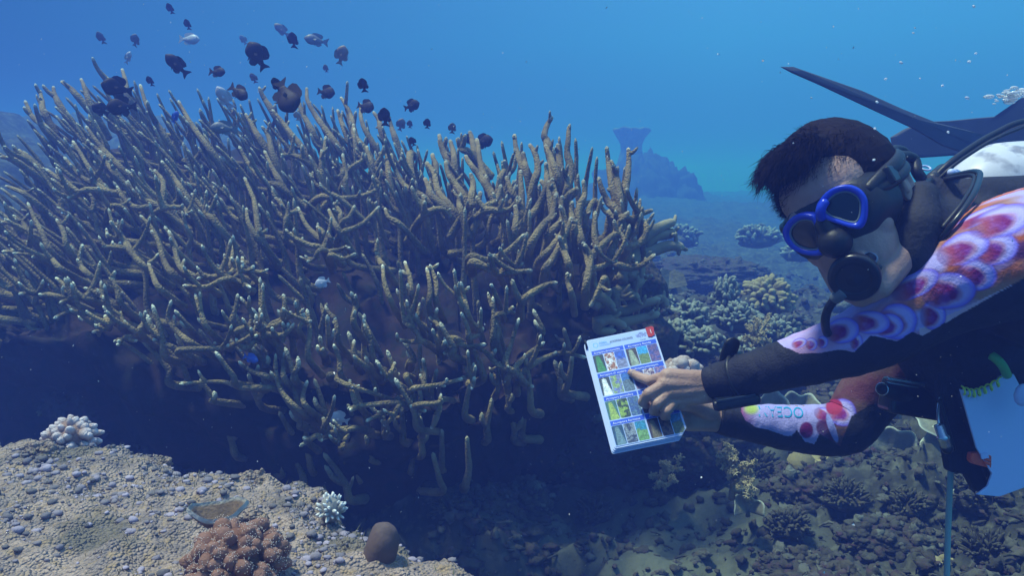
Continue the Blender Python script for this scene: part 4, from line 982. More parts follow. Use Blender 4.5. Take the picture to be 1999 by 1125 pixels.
def remeshed(name, mb, m, voxel, parent=None, smooth=6, disp=None):
    me = mb.mesh(name); o = bpy.data.objects.new(name, me); COL.objects.link(o)
    r = o.modifiers.new('r', 'REMESH'); r.mode = 'VOXEL'; r.voxel_size = voxel; r.use_smooth_shade = True
    s = o.modifiers.new('s', 'SMOOTH'); s.factor = 0.5; s.iterations = smooth
    dg = bpy.context.evaluated_depsgraph_get(); dg.update()
    me2 = bpy.data.meshes.new_from_object(o.evaluated_get(dg)); o.modifiers.clear(); o.data = me2; me2.name = name
    me2.materials.clear(); me2.materials.append(m)
    if disp is not None:
        n = len(me2.vertices); co = np.empty(n * 3, np.float32); me2.vertices.foreach_get('co', co); co = co.reshape(-1, 3).astype(float)
        no = np.empty(n * 3, np.float32); me2.vertices.foreach_get('normal', no); no = no.reshape(-1, 3)
        co = co + no * disp(co)[:, None]; me2.vertices.foreach_set('co', co.astype(np.float32).ravel()); me2.update()
    me2.polygons.foreach_set('use_smooth', [True] * len(me2.polygons))
    if parent is not None: attach(o, parent)
    return o

def caps(mb, pts, rad, seg=14):
    """joined tapered capsules through pts"""
    pts = [np.asarray(p, float) for p in pts]
    for a, b, ra, rb in zip(pts[:-1], pts[1:], rad[:-1], rad[1:]):
        mb.tube([a, a * .5 + b * .5, b], [ra, (ra + rb) / 2, rb], seg); 
    for p, r in zip(pts, rad): mb.ball(p, r, seg, 10)

SH_L, EL_L, WR_L = P(1968, 505, 1.03), P(1700, 655, 1.12), P(1392, 751, 1.272)
SH_R, EL_R, WR_R = P(1850, 580, 1.38), P(1655, 828, 1.42), P(1402, 816, 1.385)
NECK = P(1890, 500, 1.22); CHEST = P(2010, 590, 1.30); HIP = P(2330, 600, 1.62)

# ---- identification card stack, its plane first (the hands close on it)
c_tl, c_tr, c_br, c_bl = P(1153, 662, 1.38), P(1283, 639, 1.38), P(1335, 847, 1.25), P(1190, 880, 1.25)
SX = unit((c_tr - c_tl) + (c_br - c_bl)); SY = (c_tl - c_bl) + (c_tr - c_br); SY = unit(SY - SX * (SY @ SX)); SN = np.cross(SX, SY)
if SN @ (CAM - c_tl) < 0: SN = -SN
SC0 = (c_tl + c_tr + c_br + c_bl) / 4
SW = (np.linalg.norm(c_tr - c_tl) + np.linalg.norm(c_br - c_bl)) / 2; SH = (np.linalg.norm(c_tl - c_bl) + np.linalg.norm(c_tr - c_br)) / 2
def S(a, b, n=0.0):                      # a,b in 0..1 from the lower left corner of the top card
    return SC0 + SX * (a - .5) * SW + SY * (b - .5) * SH + SN * n
def on_card(px, py, n):                  # a point n metres in front of the card
    return ray_plane(px, py, SC0 + SN * n, SN)

person = thing('person', HIP, 'diver in dark suit and shell print sleeves leaning in and pointing at a card', 'person')

def build_body():
    mb = MB()
    E = lambda r, f, u, a, b, c: mb.ball(H(r, f, u), (a, b, c), 24, 16, axes=HAX)
    E(0, -.014, .038, .076, .094, .084); E(0, .040, .040, .062, .050, .052); E(0, .042, -.045, .056, .050, .066)
    E(0, -0.01, -.02, .068, .07, .06)
    for s in (-1, 1):
        E(s * .040, .050, -.034, .022, .021, .024)
        caps(mb, [H(s * .058, -.002, -.055), H(s * .045, .035, -.088), H(s * .014, .076, -.108)], [.020, .019, .017], 12)
        E(s * .026, .070, .022, .026, .016, .012)                      # brow
        E(s * .032, .068, .000, .0135, .013, .0115)                     # eyeball under the lid
        # ear: shell with raised rim and lobe
        mb.ball(H(s * .077, -.008, -.008), (.007, .017, .027), 16, 10, axes=HAX)
        a = np.linspace(-0.6, 4.3, 14); mb.tube([H(s * (.083 + .002 * math.sin(t)), -.010 + .017 * math.cos(t), .000 + .027 * math.sin(t)) for t in a], .0042, 8)
        mb.ball(H(s * .080, .000, -.034), (.005, .008, .009), 10, 8, axes=HAX)
    caps(mb, [H(0, .088, .010), H(0, .104, -.022), H(0, .106, -.034)], [.0075, .0105, .0125], 12)
    for s in (-1, 1): E(s * .012, .097, -.036, .008, .009, .007)
    E(0, .091, -.062, .024, .010, .007); E(0, .089, -.075, .021, .011, .0085)
    E(0, .076, -.108, .022, .018, .017)
    caps(mb, [H(0, -.020, -.045), H(0, -.028, -.10), NECK], [.056, .053, .060], 20)
    caps(mb, [NECK, CHEST, HIP], [.055, .09, .08], 16)
    # legs bent back, behind and above the diver
    for k, (ax_, az) in enumerate(((0.0, 0.0), (0.14, -0.05))):
        caps(mb, [HIP + [ax_, 0, az], P(2500, 520, 2.1) + [ax_, 0, az], P(2120 + 60 * k, 270, 2.35) + [ax_, 0, az]], [.06, .045, .035], 12)
    # arms under the sleeves
    caps(mb, [NECK, SH_L, EL_L, WR_L], [.05, .045, .036, .0225], 14); caps(mb, [NECK, SH_R, EL_R, WR_R], [.05, .045, .034, .022], 14)
    # left hand, index finger on the card
    tip = on_card(1232, 728, 0.0072); q = P
    mcp = [q(1304, 735, 1.270), q(1298, 751, 1.266), q(1306, 767, 1.265), q(1320, 781, 1.269)]
    for m_, w_ in zip(mcp, (.0135, .0135, .0125, .0115)):
        base_ = WR_L + (m_ - mcp[1]) * 0.45
        caps(mb, [base_, (base_ + m_) / 2 + cv(0, 0, 0.004), m_], [.0175, .0145, w_], 12)
    caps(mb, [WR_L + cv(.02, 0, 0), WR_L], [.024, .024], 14)
    caps(mb, [mcp[0], q(1269, 744, 1.290), q(1247, 736, 1.312), tip], [.0105, .0090, .0080, .0066], 12)
    caps(mb, [mcp[1], q(1266, 769, 1.257), on_card(1254, 786, 0.013), on_card(1262, 792, 0.0075)], [.0105, .0092, .0080, .0068], 12)
    caps(mb, [mcp[2], q(1283, 789, 1.252), on_card(1275, 803, 0.013), on_card(1283, 806, 0.0075)], [.0100, .0088, .0078, .0066], 12)
    caps(mb, [mcp[3], q(1302, 803, 1.252), on_card(1296, 814, 0.012), on_card(1303, 815, 0.0070)], [.0090, .0078, .0068, .0060], 12)
    caps(mb, [q(1372, 744, 1.279), q(1342, 748, 1.292), on_card(1312, 757, 0.011), on_card(1290, 762, 0.009)], [.016, .013, .0100, .0080], 12)
    # right hand gripping the card from behind
    for i in range(4):
        y = 790 + 13 * i; m_ = P(1343, y, 1.352 - 0.002 * i); b_ = WR_R + (m_ - P(1343, 810, 1.35)) * .5
        caps(mb, [b_, (b_ + m_) / 2, m_], [.017, .014, .012], 12)
        caps(mb, [m_, on_card(1312, y + 2, -0.030), on_card(1288, y + 1, -0.0225), on_card(1266, y - 2, -0.0215)], [.0100, .0092, .0080, .0068], 12)
    caps(mb, [P(1385, 806, 1.365), P(1352, 792, 1.325), on_card(1330, 790, 0.0105), on_card(1314, 792, 0.0085)], [.016, .0125, .0098, .0080], 12)
    return remeshed('body', mb, M['skin'], 0.0019, person, 5)
body = build_body()
def nail(p, d, up, w_=.0052, l_=.0062):
    mb = MB(); d = unit(d); up = unit(up - d * (up @ d)); s = np.cross(d, up); mb.ball(p + up * .0056, (l_, w_, .0014), 12, 8, axes=np.array([d, s, up])); return mb.build('nail', M['nail'], person)
nail(on_card(1235, 728.5, 0.0078), P(1232, 728, 1.3) - P(1247, 736, 1.3), CAM - P(1235, 728, 1.3) + np.array([0, 0, .5]))

def build_hair():
    mb = MB(); seg, rings = 40, 30
    t = MB(); t.ball((0, 0, 0), 1, seg, rings); v = np.vstack(t.v)
    k = 1 + 0.03 * fbm(v * 4, 3, 8) + 0.02 * fbm(v * 14, 2, 9)
    vv = v * k[:, None] * [.084, .100, .092] + [0, -.022, .046]
    vv[:, 1] = np.where((vv[:, 1] > .066) & (vv[:, 2] < .064), .066, vv[:, 1])
    mb.add(HC + vv @ HAX, t.f)
    mb.ball(H(.008, .052, .092), (.052, .048, .030), 24, 16, noise=.12, axes=HAX)
    R = np.random.RandomState(4)
    for _ in range(16000):
        d = unit(R.randn(3)); 
        if d[2] < -0.15 and d[1] > -0.5: continue
        p = np.array([.080, .097, .088]) * d + [0, -.020, .046]
        if p[1] > .070 and p[2] < .058: continue
        if R.rand() < .22: p = np.array([.008, .052, .092]) + np.array([.052, .048, .030]) * unit(np.abs(d) * [math.copysign(1, d[0]), 1, math.copysign(1, d[2])])
        front = float(sstep(-0.02, 0.07, p[1])) * float(sstep(0.02, 0.08, p[2]))
        L = (.007 + .009 * R.rand()) * (1 + 1.7 * front * R.rand())
        cl = fbm((p * 45)[None], 2, 5)[0]; dr = unit(d * 0.28 + np.array([0.25 + .5 * cl, .95, -.30 * front - .05 - .5 * cl * front]) + R.randn(3) * .13)
        q1 = p + dr * L * .55; q2 = p + unit(dr + np.array([0.15, .35, -.30]) * front + R.randn(3) * .2) * L
        s = unit(np.cross(dr, R.randn(3))) * .00040
        w_ = [HC + x @ HAX for x in (p - s, p + s, q1 + s * .8, q1 - s * .8, q2)]
        mb.add(w_, [(0, 1, 2, 3), (3, 2, 4)])
    o = mb.build('hair', M['hair'], person, smooth=False); return o
build_hair()

# ---- wetsuit (torso, hood collar, legs) as one garment
def build_suit():
    mb = MB()
    caps(mb, [P(1778, 420, 1.185), P(1800, 470, 1.175), NECK, CHEST], [.040, .062, .10, .155], 24)
    caps(mb, [P(1800, 385, 1.185), P(1782, 440, 1.13), P(1790, 520, 1.13), P(1800, 600, 1.16)], [.026, .036, .048, .05], 18); caps(mb, [P(1815, 372, 1.22), P(1880, 405, 1.22), P(1990, 405, 1.22), P(2100, 400, 1.3)], [.025, .045, .05, .06], 18)
    caps(mb, [P(1800, 385, 1.08), P(1795, 445, 1.055), P(1786, 500, 1.06), P(1768, 555, 1.09)], [.022, .030, .033, .028], 18)
    caps(mb, [NECK + cv(.03, -.03, 0), SH_L + cv(.07, -.04, -.03)], [.085, .080], 20); caps(mb, [NECK, SH_R + cv(.06, 0, -.02), P(1800, 640, 1.40)], [.08, .085, .055], 20)
    caps(mb, [P(1900, 640, 1.25), P(2100, 680, 1.38), HIP], [.125, .15, .13], 24)
    caps(mb, [P(1880, 690, 1.27), P(1960, 690, 1.25)], [.095, .10], 20)
    for k, (ax_, az) in enumerate(((0.0, 0.0), (0.14, -0.05))):
        caps(mb, [HIP + [ax_, 0, az], P(2500, 520, 2.1) + [ax_, 0, az], P(2120 + 60 * k, 270, 2.35) + [ax_, 0, az]], [.085, .062, .045], 14)
    dsp = lambda c: 0.004 * fbm(c * 9, 3, 4) + 0.003 * np.abs(fbm(c * np.array([8, 8, 22]), 3, 6))
    return remeshed('wetsuit', mb, M['suit'], 0.006, person, 8, dsp)
build_suit()

# ---- printed sleeves
def sleeve(ctrl, rad, paint, seed, nr=420, seg=190, name='sleeve'):
    c = catmull(ctrl, nr); r = catmull(np.array([[a, 0, 0] for a in rad]), nr)[:, 0]
    tan = np.gradient(c, axis=0); tan /= np.linalg.norm(tan, axis=1)[:, None]
    up = np.array([0, 0, 1.0]); N = up - tan * (tan @ up)[:, None]; N /= np.linalg.norm(N, axis=1)[:, None]; B = np.cross(tan, N)
    a = np.linspace(0, 2 * np.pi, seg, endpoint=False)
    dirs = np.cos(a)[None, :, None] * N[:, None] + np.sin(a)[None, :, None] * B[:, None]
    V = c[:, None] + dirs * r[:, None, None]
    wr = 0.0022 * fbm(V * 26, 3, seed) + 0.0035 * np.abs(fbm(V * np.array([34, 14, 14]), 3, seed + 3)) - 0.0012
    V = V + dirs * wr[..., None]
    px, py, d = proj(V.reshape(-1, 3)); front = (dirs.reshape(-1, 3) * (CAM - V.reshape(-1, 3))).sum(1) > 0
    colr = paint(px, py, V.reshape(-1, 3), front)
    mb = MB(); f = []
    idx = np.arange(nr * seg).reshape(nr, seg); nx = np.roll(idx, -1, 1)
    f = np.stack([idx[:-1], nx[:-1], nx[1:], idx[1:]], -1).reshape(-1, 4).tolist()
    f += [tuple(idx[0][::-1].tolist()), tuple(idx[-1].tolist())]
    mb.add(V.reshape(-1, 3), f); o = mb.build(name, M['cloth'], person); vcol(o.data, 'Col', colr); return o
WHT = np.array([.46, .41, .86]); MAG = np.array([.20, .003, .14]); ORA = np.array([.50, .11, .03]); TAN = np.array([.36, .20, .13]); BLK = np.array([.014, .014, .026]); PUR = np.array([.22, .05, .40])
def shells(px, py, V, col, L):
    for (cx, cy, a, b, ang) in L:
        a *= .93; b *= .88
        t = math.radians(ang); dx = px - cx; dy = -(py - cy); x = dx * math.cos(t) + dy * math.sin(t); y = -dx * math.sin(t) + dy * math.cos(t)
        near = (np.abs(x) < a * 1.6) & (np.abs(y) < b * 1.6)
        x, y, Vn = x[near], y[near], V[near]; n = fbm(Vn * 55, 3, int(cx) % 97)
        r = np.hypot(x / a, y / b) + 0.07 * n; out = sstep(1.14, 1.0, r)[:, None] * .55; alpha = (sstep(1.04, .97, r) * sstep(-1.02, -.45, x / a + .25 * n))[:, None]
        ri = np.hypot((x + a * .52) / (a * .98), (y + b * .12) / (b * .72)) + 0.26 * n
        c0 = col[near] * (1 - out) + np.array([.16, .05, .22]) * out
        c = WHT * (1 - np.clip((r - .72) / .28, 0, 1)[:, None] * np.array([.60, .66, .05]))
        n2 = np.clip(fbm(Vn * 120, 3, 7) * 1.8 + .35, 0, 1)[:, None]; n3 = np.clip(fbm(Vn * 80, 3, 17) * 2.8 - .5, 0, 1)[:, None]
        inner = MAG * (1 - n2 * .7) + PUR * n2 * .7; inner = inner * (1 - n3 * .6) + np.array([.32, .20, .70]) * n3 * .6
        tail = sstep(.1, -.9, x / a)[:, None]; inner = inner * (1 - tail * .6) + ORA * tail * .6
        e = sstep(.74, 1.02, ri)[:, None]; warm = np.clip(1 - np.abs(ri - .95) / .16, 0, 1)[:, None] * .5
        c = inner * (1 - e) + c * e; c = c * (1 - warm) + ORA * .9 * warm
        col[near] = c0 * (1 - alpha) + c * alpha
    return col
def paint_l(px, py, V, front):
    da = unit(SH_L - WR_L); Va = V - (V @ da)[:, None] * da * .72; n = np.clip(fbm(Va * 42, 3, 3) * 1.7 + .5, 0, 1)[:, None]; col = TAN * n + ORA * (1 - n)
    l_ = np.clip(fbm(Va * 30, 3, 43) * 3.5 + .0, 0, 1)[:, None]; k_ = np.clip(fbm(Va * 36, 3, 47) * 3.5 - .7, 0, 1)[:, None]; col = col * (1 - k_) + np.array([.10, .02, .10]) * k_; col = col * (1 - l_) + WHT * .92 * l_
    g = np.clip((1800 - px) / 250, 0, 1)[:, None]; col = col * (1 - g) + (WHT * 1.05 * n + np.array([.5, .28, .50]) * (1 - n)) * g
    edge = py > np.interp(px, [1800, 1850, 1999], [618, 590, 500]); w2 = (py > np.interp(px, [1800, 1999], [640, 545])) & (px > 1795)
    col[w2] = np.array([.66, .50, .62]) 
    col = shells(px, py, V, col, [(1910, 425, 60, 14, 25), (1908, 536, 40, 36, 0), (1822, 616, 26, 32, 0), (1945, 486, 46, 34, 12), (1882, 484, 56, 33, 22), (1958, 432, 68, 33, 16), (1852, 568, 56, 40, 5), (1788, 556, 52, 26, 28),
                                 (1752, 628, 40, 40, 0), (1735, 636, 30, 26, 0), (1700, 630, 40, 25, -4), (1672, 668, 13, 18, 0), (1645, 646, 34, 28, 10), (1606, 668, 11, 13, 0), (1584, 672, 12, 14, 10), (1560, 670, 16, 10, 20)])
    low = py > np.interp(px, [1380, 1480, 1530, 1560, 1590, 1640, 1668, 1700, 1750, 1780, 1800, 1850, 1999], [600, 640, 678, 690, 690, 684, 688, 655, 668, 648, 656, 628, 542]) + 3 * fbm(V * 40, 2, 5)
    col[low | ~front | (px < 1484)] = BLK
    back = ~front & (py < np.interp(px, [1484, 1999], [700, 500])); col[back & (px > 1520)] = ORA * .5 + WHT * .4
    return col
def paint_r(px, py, V, front):
    n = np.clip(fbm(V * 30, 3, 13) * 1.5 + .5, 0, 1)[:, None]
    colr = WHT * (0.92 + 0 * n) * (1 - .12 * n)
    up = sstep(1604, 1622, px)[:, None]; colr = colr * (1 - up) + (np.array([.15, .09, .07]) * (1 - n) + np.array([.12, .03, .05]) * n) * up
    g = np.clip((1480 - px) / 40, 0, 1)[:, None]; colr = colr * (1 - g) + (MAG * 1.3 * n + ORA * (1 - n)) * g
    yl = sstep(1.3, .5, np.hypot((px - 1467) / 15, (py - 799) / 11))[:, None]; colr = colr * (1 - yl) + np.array([.42, .52, .12]) * yl
    colr = shells(px, py, V, colr, [(1612, 812, 24, 16, -25), (1645, 806, 28, 30, -20)])
    def blob(cx, cy, a, b, t, c):
        t = math.radians(t); dx = px - cx; dy = -(py - cy); m_ = np.hypot((dx * math.cos(t) + dy * math.sin(t)) / a, (-dx * math.sin(t) + dy * math.cos(t)) / b) + .1 * fbm(V * 50, 2, 9) < 1; al = sstep(1.12, .9, np.hypot((dx * math.cos(t) + dy * math.sin(t)) / a, (-dx * math.sin(t) + dy * math.cos(t)) / b) + .1 * fbm(V * 50, 2, 9))[:, None] * (.8 + .2 * n); colr[:] = colr * (1 - al) + c * al
    blob(1574, 840, 13, 16, 10, MAG * .8); blob(1613, 842, 16, 24, 35, MAG * .45); blob(1628, 795, 16, 15, 0, np.array([.35, .02, .08]))
    blob(1625, 838, 7, 30, 20, np.array([.30, .32, .75]))
    low = py > np.interp(px, [1440, 1455, 1475, 1500, 1530, 1545, 1556, 1570, 1590, 1600, 1640, 1662, 1700], [790, 822, 835, 840, 850, 852, 840, 862, 868, 848, 872, 815, 790]) + 2.5 * fbm(V * 45, 2, 5)
    colr[low | ~front | (px < 1447)] = BLK
    return colr
sleeve([WR_L + cv(-.004, .001, 0), WR_L * .5 + EL_L * .5 + cv(0, -.004, 0), EL_L, EL_L * .5 + SH_L * .5 + cv(0, .008, 0), SH_L, SH_L + cv(.08, .02, -.05)], [.0285, .0385, .049, .064, .080, .082], paint_l, 3, seg=300, nr=520)
sl_r = sleeve([WR_R + cv(-.003, 0, 0), WR_R * .5 + EL_R * .5 + cv(0, -.012, 0), EL_R + cv(-.01, -.006, 0), EL_R + cv(.034, .045, 0), SH_R * .6 + EL_R * .4, SH_R], [.0280, .0400, .0500, .0540, .062, .07], paint_r, 8)

def text_mesh(body_, size, m, parent, origin, ex, ey, name='lettering', fit=None, project=None, thick=0.0):
    cu = bpy.data.curves.new('t', 'FONT'); cu.body = body_; cu.size = size; cu.align_x = 'LEFT'; cu.extrude = 0
    to = bpy.data.objects.new('t', cu); COL.objects.link(to); dg = bpy.context.evaluated_depsgraph_get(); dg.update()
    me = bpy.data.meshes.new_from_object(to.evaluated_get(dg)); bpy.data.objects.remove(to)
    n = len(me.vertices); co = np.empty(n * 3, np.float32); me.vertices.foreach_get('co', co); co = co.reshape(-1, 3).astype(float)
    if fit: co[:, 0] *= fit / max(1e-6, co[:, 0].max())
    Wd = np.asarray(origin) + co[:, :1] * ex + co[:, 1:2] * ey
    if project is not None: Wd = project(Wd)
    me.vertices.foreach_set('co', Wd.astype(np.float32).ravel()); me.materials.append(m); me.name = name; me.update()
    o = bpy.data.objects.new(name, me); COL.objects.link(o)
    if parent is not None: attach(o, parent)
    return o
# rotated lettering on the lower sleeve, laid onto the cloth
bv = BVHTree.FromPolygons([v.co for v in sl_r.data.vertices], [p.vertices for p in sl_r.data.polygons])
def to_cloth(Wd):
    out = []
    for p in Wd:
        dirv = unit(p - CAM); h = bv.ray_cast(Vector(CAM), Vector(dirv)); out.append(np.array(h[0]) - dirv * .0012 if h[0] is not None else p)
    return np.array(out)
e0 = P(1568, 796, 1.36); exv = unit(P(1480, 793, 1.36) - e0); eyv = unit(P(1570, 820, 1.36) - e0)
text_mesh('OCEAN', 0.026, M['inkt'], person, e0, exv, eyv, fit=0.077, project=to_cloth)

# ---- dive computer and strap on the near wrist
def wrist():
    t = thing('dive_computer', WR_L + cv(.04, -.03, 0), 'black dive computer strapped to the wrist of the pointing arm', 'dive computer')
    ax_ = unit(P(1480, 770, 1.25) - P(1392, 785, 1.265)); mb = MB(); c = P(1437, 783, 1.235); up = unit(np.cross(ax_, cv(0, 0, 1))); up = up if up[2] > 0 else -up; nn = np.cross(ax_, up)
    mb.box(c, (.036, .0085, .022), np.array([ax_, up, nn])); mb.build('case', M['plastic'], t, smooth=False, bevel=.006)
    mb = MB(); mb.box(c + up * .0075 + nn * 0 , (.030, .003, .0235), np.array([ax_, up, nn])); mb.build('screen', M['lens'], t, smooth=False, bevel=.002)
    for s in (0.25, 0.75):
        cc = WR_L * (1 - .14) + EL_L * .14 + ax_ * (.004 + .022 * s); mb = MB(); a = np.linspace(0, 2 * math.pi, 30, endpoint=False); r = .0345
        fw = unit(EL_L - WR_L); u1 = unit(np.cross(fw, [0, 1, 0])); v1 = np.cross(fw, u1)
        mb.tube([cc + (u1 * math.cos(x) + v1 * math.sin(x)) * r for x in a], .0042, 8, closed=True); mb.build('strap', M['rubber'], t)
    mb = MB(); b0 = P(1418, 716, 1.262); pts = catmull([b0 + cv(0, -.02, 0), P(1420, 700, 1.258), P(1428, 676, 1.25), P(1432, 662, 1.245)], 14)
    mb.tube(pts, [.014] * 11 + [.013, .011, .006], 16, flat=(cv(.3, 0, 1), .30)); mb.build('strap_end', M['rubber'], t)
    mb = MB(); mb.ball(P(1444, 699, 1.235), .0028, 8, 6); mb.build('buckle', M['steel'], t)
wrist()

# ---- mask
def build_mask():
    t = thing('dive_mask', H(0, .09, 0), 'blue framed twin lens dive mask with black skirt on the diver face', 'dive mask')
    near = [(1597,399),(1610,381),(1626,369),(1645,363),(1663,364),(1680,373),(1690,388),(1692,404),(1691,422),(1686,437),(1677,445),(1658,443),(1637,436),(1618,430),(1603,421),(1596,410)]
    far = [(1591,420),(1574,417),(1557,420),(1542,431),(1533,447),(1533,460),(1540,474),(1551,485),(1565,492),(1580,496),(1594,497),(1606,495),(1610,482),(1609,467),(1605,450),(1599,434)]
    for k, (L, sr) in enumerate(((near, -1), (far, 1))):
        n = unit(HF + HR * .22 * sr); p0 = H(sr * .034, .096, .0)
        q = np.array([ray_plane(x, y, p0, n) for x, y in L]); q = catmull(np.vstack([q, q[:1]]), 49)[:-1]; c = q.mean(0)
        ins = lambda s, dz: c + (q - c) * s + n * dz
        # frame: broad blue rim, lofted
        mb = MB(); rings = [ins(1.03, -.010), ins(1.06, -.002), ins(1.03, .004), ins(.99, .0055), ins(.82, .0045), ins(.74, .001), ins(.72, -.003)]
        V = np.vstack(rings); N = len(q); f = [(i * N + j, i * N + (j + 1) % N, (i + 1) * N + (j + 1) % N, (i + 1) * N + j) for i in range(len(rings) - 1) for j in range(N)]
        mb.add(V, f); fr = mb.build('lens_frame', M['bluef'], t)
        mb = MB(); mb.add(np.vstack([ins(.76, -.001), [c + n * -.0005]]), [(j, (j + 1) % N, N) for j in range(N)]); mb.add(np.vstack([ins(.76, -.004), [c - n * .0035]]), [((j + 1) % N, j, N) for j in range(N)]); mb.build('lens', M['lens'], t)
        mb = MB(); mb.tube(ins(.73, .0005), .0016, 6, closed=True); mb.build('lens_seal', M['white'] if False else mat('grey_seal', (.16, .20, .24), .4), t)
        mb = MB(); fc = H(sr * .036, .060, -.002); rings = [ins(1.0, -.004), ins(1.06, -.014), fc * .25 + (c * .75) + (q - c) * 1.16 - n * .014, fc * .75 + c * .25 + (q - c) * 1.22 - n * .02]
        V = np.vstack(rings); f = [(i * N + j, i * N + (j + 1) % N, (i + 1) * N + (j + 1) % N, (i + 1) * N + j) for i in range(3) for j in range(N)]; mb.add(V, f); mb.build('skirt', M['rubber'], t)
    # silicone skirt: one wrap-round shell behind both frames, closed by a dark front web
    N = 64; th = np.linspace(0, 2 * math.pi, N, endpoint=False)
    def ring(sr, su, f0, curv, nose): 
        out = []
        for q in th:
            r = sr * math.copysign(abs(math.cos(q)) ** .8, math.cos(q)); u = su * math.copysign(abs(math.sin(q)) ** .85, math.sin(q))
            if u < 0: u -= nose * math.exp(-(r / .022) ** 2)
            out.append(H(r, f0 - curv * r * r, u - .004))
        return np.array(out)
    rr_ = [ring(.052, .027, .090, 4.0, .014), ring(.062, .034, .088, 4.0, .018), ring(.070, .041, .084, 4.5, .022), ring(.073, .045, .076, 5.0, .026), ring(.078, .050, .068, 5.5, .028), ring(.080, .052, .056, 5.5, .028)]
    V = np.vstack(rr_ + [[H(0, .094, -.006)]]); f = [(i * N + j, i * N + (j + 1) % N, (i + 1) * N + (j + 1) % N, (i + 1) * N + j) for i in range(5) for j in range(N)] + [((j + 1) % N, j, 6 * N) for j in range(N)]
    mb = MB(); mb.add(V, f); mb.build('skirt', M['rubber'], t)
    mb = MB(); mb.ball(H(0, .098, -.031), (.0225, .024, .022), 24, 16, axes=HAX); mb.ball(H(0, .092, -.010), (.016, .021, .026), 20, 14, axes=HAX); remeshed('nose_pocket', mb, M['rubber'], .0025, t, 12)
    mb = MB(); mb.tube(catmull([ray_plane(1612, 392, H(0, .108, 0), HF), ray_plane(1602, 410, H(0, .112, 0), HF), ray_plane(1604, 428, H(0, .108, 0), HF)], 8), [.006, .007, .006], 8); mb.build('bridge', M['bluef'], t)
    # strap around the head, split at the ear
    for u0, w_ in ((.022, .010), (.006, .008)):
        mb = MB(); pts = [H(-.058, .066, .008), H(-.076, .040, u0 * .8), H(-.088, 0, u0 + .004), H(-.082, -.05, u0 + .014), H(-.05, -.108, u0 + .02), H(0, -.128, u0 + .02), H(.05, -.108, u0 + .02), H(.082, -.05, u0 + .014), H(.088, 0, u0), H(.076, .04, u0 * .8), H(.058, .066, .008)]
        mb.tube(catmull(pts, 50), w_, 10, flat=(HR, .55)); mb.build('strap', M['rubber'], t)
    mb = MB(); mb.box(H(-.081, .030, .014), (.007, .014, .012), HAX); mb.build('buckle', M['plastic'], t, bevel=.003, smooth=False)
build_mask()

# ---- regulator
def build_reg():
    t = thing('scuba_regulator', H(0, .12, -.07), 'black round second stage held in the mouth with its curved hose', 'regulator')
    c = P(1668, 540, 1.035); n = unit(HF * .75 + cv(-.05, -.30, .45)); a1 = unit(np.cross(n, [0, 0, 1])); a2 = np.cross(n, a1); ax3 = np.array([a1, a2, n])
    def lathe(prof, nm, m_, seg=40):
        mb = MB(); V = []
        for r, z in prof:
            for j in range(seg): x = 2 * math.pi * j / seg; V.append(c + (a1 * math.cos(x) + a2 * math.sin(x)) * r + n * z)
        f = [(i * seg + j, i * seg + (j + 1) % seg, (i + 1) * seg + (j + 1) % seg, (i + 1) * seg + j) for i in range(len(prof) - 1) for j in range(seg)]
        f += [tuple(range(seg))[::-1], tuple(range((len(prof) - 1) * seg, len(prof) * seg))]; mb.add(V, f); return mb.build(nm, m_, t)
    lathe([(.016, -.034), (.025, -.030), (.029, -.012), (.030, .0)], 'case', M['rubber'])
    lathe([(.030, -.004), (.0322, -.002), (.0325, .006), (.030, .0095), (.0275, .0095)], 'front_ring', M['plastic'])
    lathe([(.0275, .004), (.0272, .0085), (.020, .0105), (.0195, .0085), (.010, .0095), (.002, .0115)], 'purge_cover', M['rubber'])
    mb = MB(); caps(mb, [c - n * .02, H(0, .097, -.068)], [.016, .013], 14); mb.build('mouthpiece', M['rubber'], t)
    mb = MB(); caps(mb, [c - n * .015 + a1 * .0, c - n * .014 - cv(-.028, -.004, 0)], [.012, .012], 12); mb.build('inlet', M['plastic'], t)
    for (x, y, d, r) in ((1697, 505, 1.03, .0095), (1717, 512, 1.05, .0115)):
        mb = MB(); cc = P(x, y, d); nn = unit(cv(-.2, .1, 1)); b1 = unit(np.cross(nn, [0, 0, 1])); b2 = np.cross(nn, b1)
        k = .75 if x == 1697 else 1.3
        mb.tube([cc + b1 * math.cos(q) * r + b2 * math.sin(q) * r * k for q in np.linspace(0, 2 * math.pi, 26, endpoint=False)], .0016, 6, closed=True); mb.build('exhaust_ring', mat('pale_rubber', (.30, .32, .38), .4) if x == 1697 else M['rubber'], t)
        if x == 1697: mb = MB(); caps(mb, [cc - nn * .004, cc - nn * .03], [r, r * .9], 12); mb.build('adjust_knob', M['rubber'], t)
    mb = MB(); mb.tube(catmull([P(1647, 570, 1.045), P(1636, 578, 1.05), P(1629, 585, 1.055)], 8), [.0095, .0085, .0075], 12); mb.build('hose_fitting', mat('grey_fitting', (.12, .14, .16), .35), t)
    mb = MB(); mb.tube(catmull([P(1630, 583, 1.055), P(1616, 605, 1.07), P(1611, 632, 1.09), P(1620, 656, 1.13), P(1660, 680, 1.22), P(1760, 690, 1.30), P(1850, 640, 1.33)], 60), .0058, 12, jitter=.04); mb.build('hose', M['rubber'], t)
build_reg()

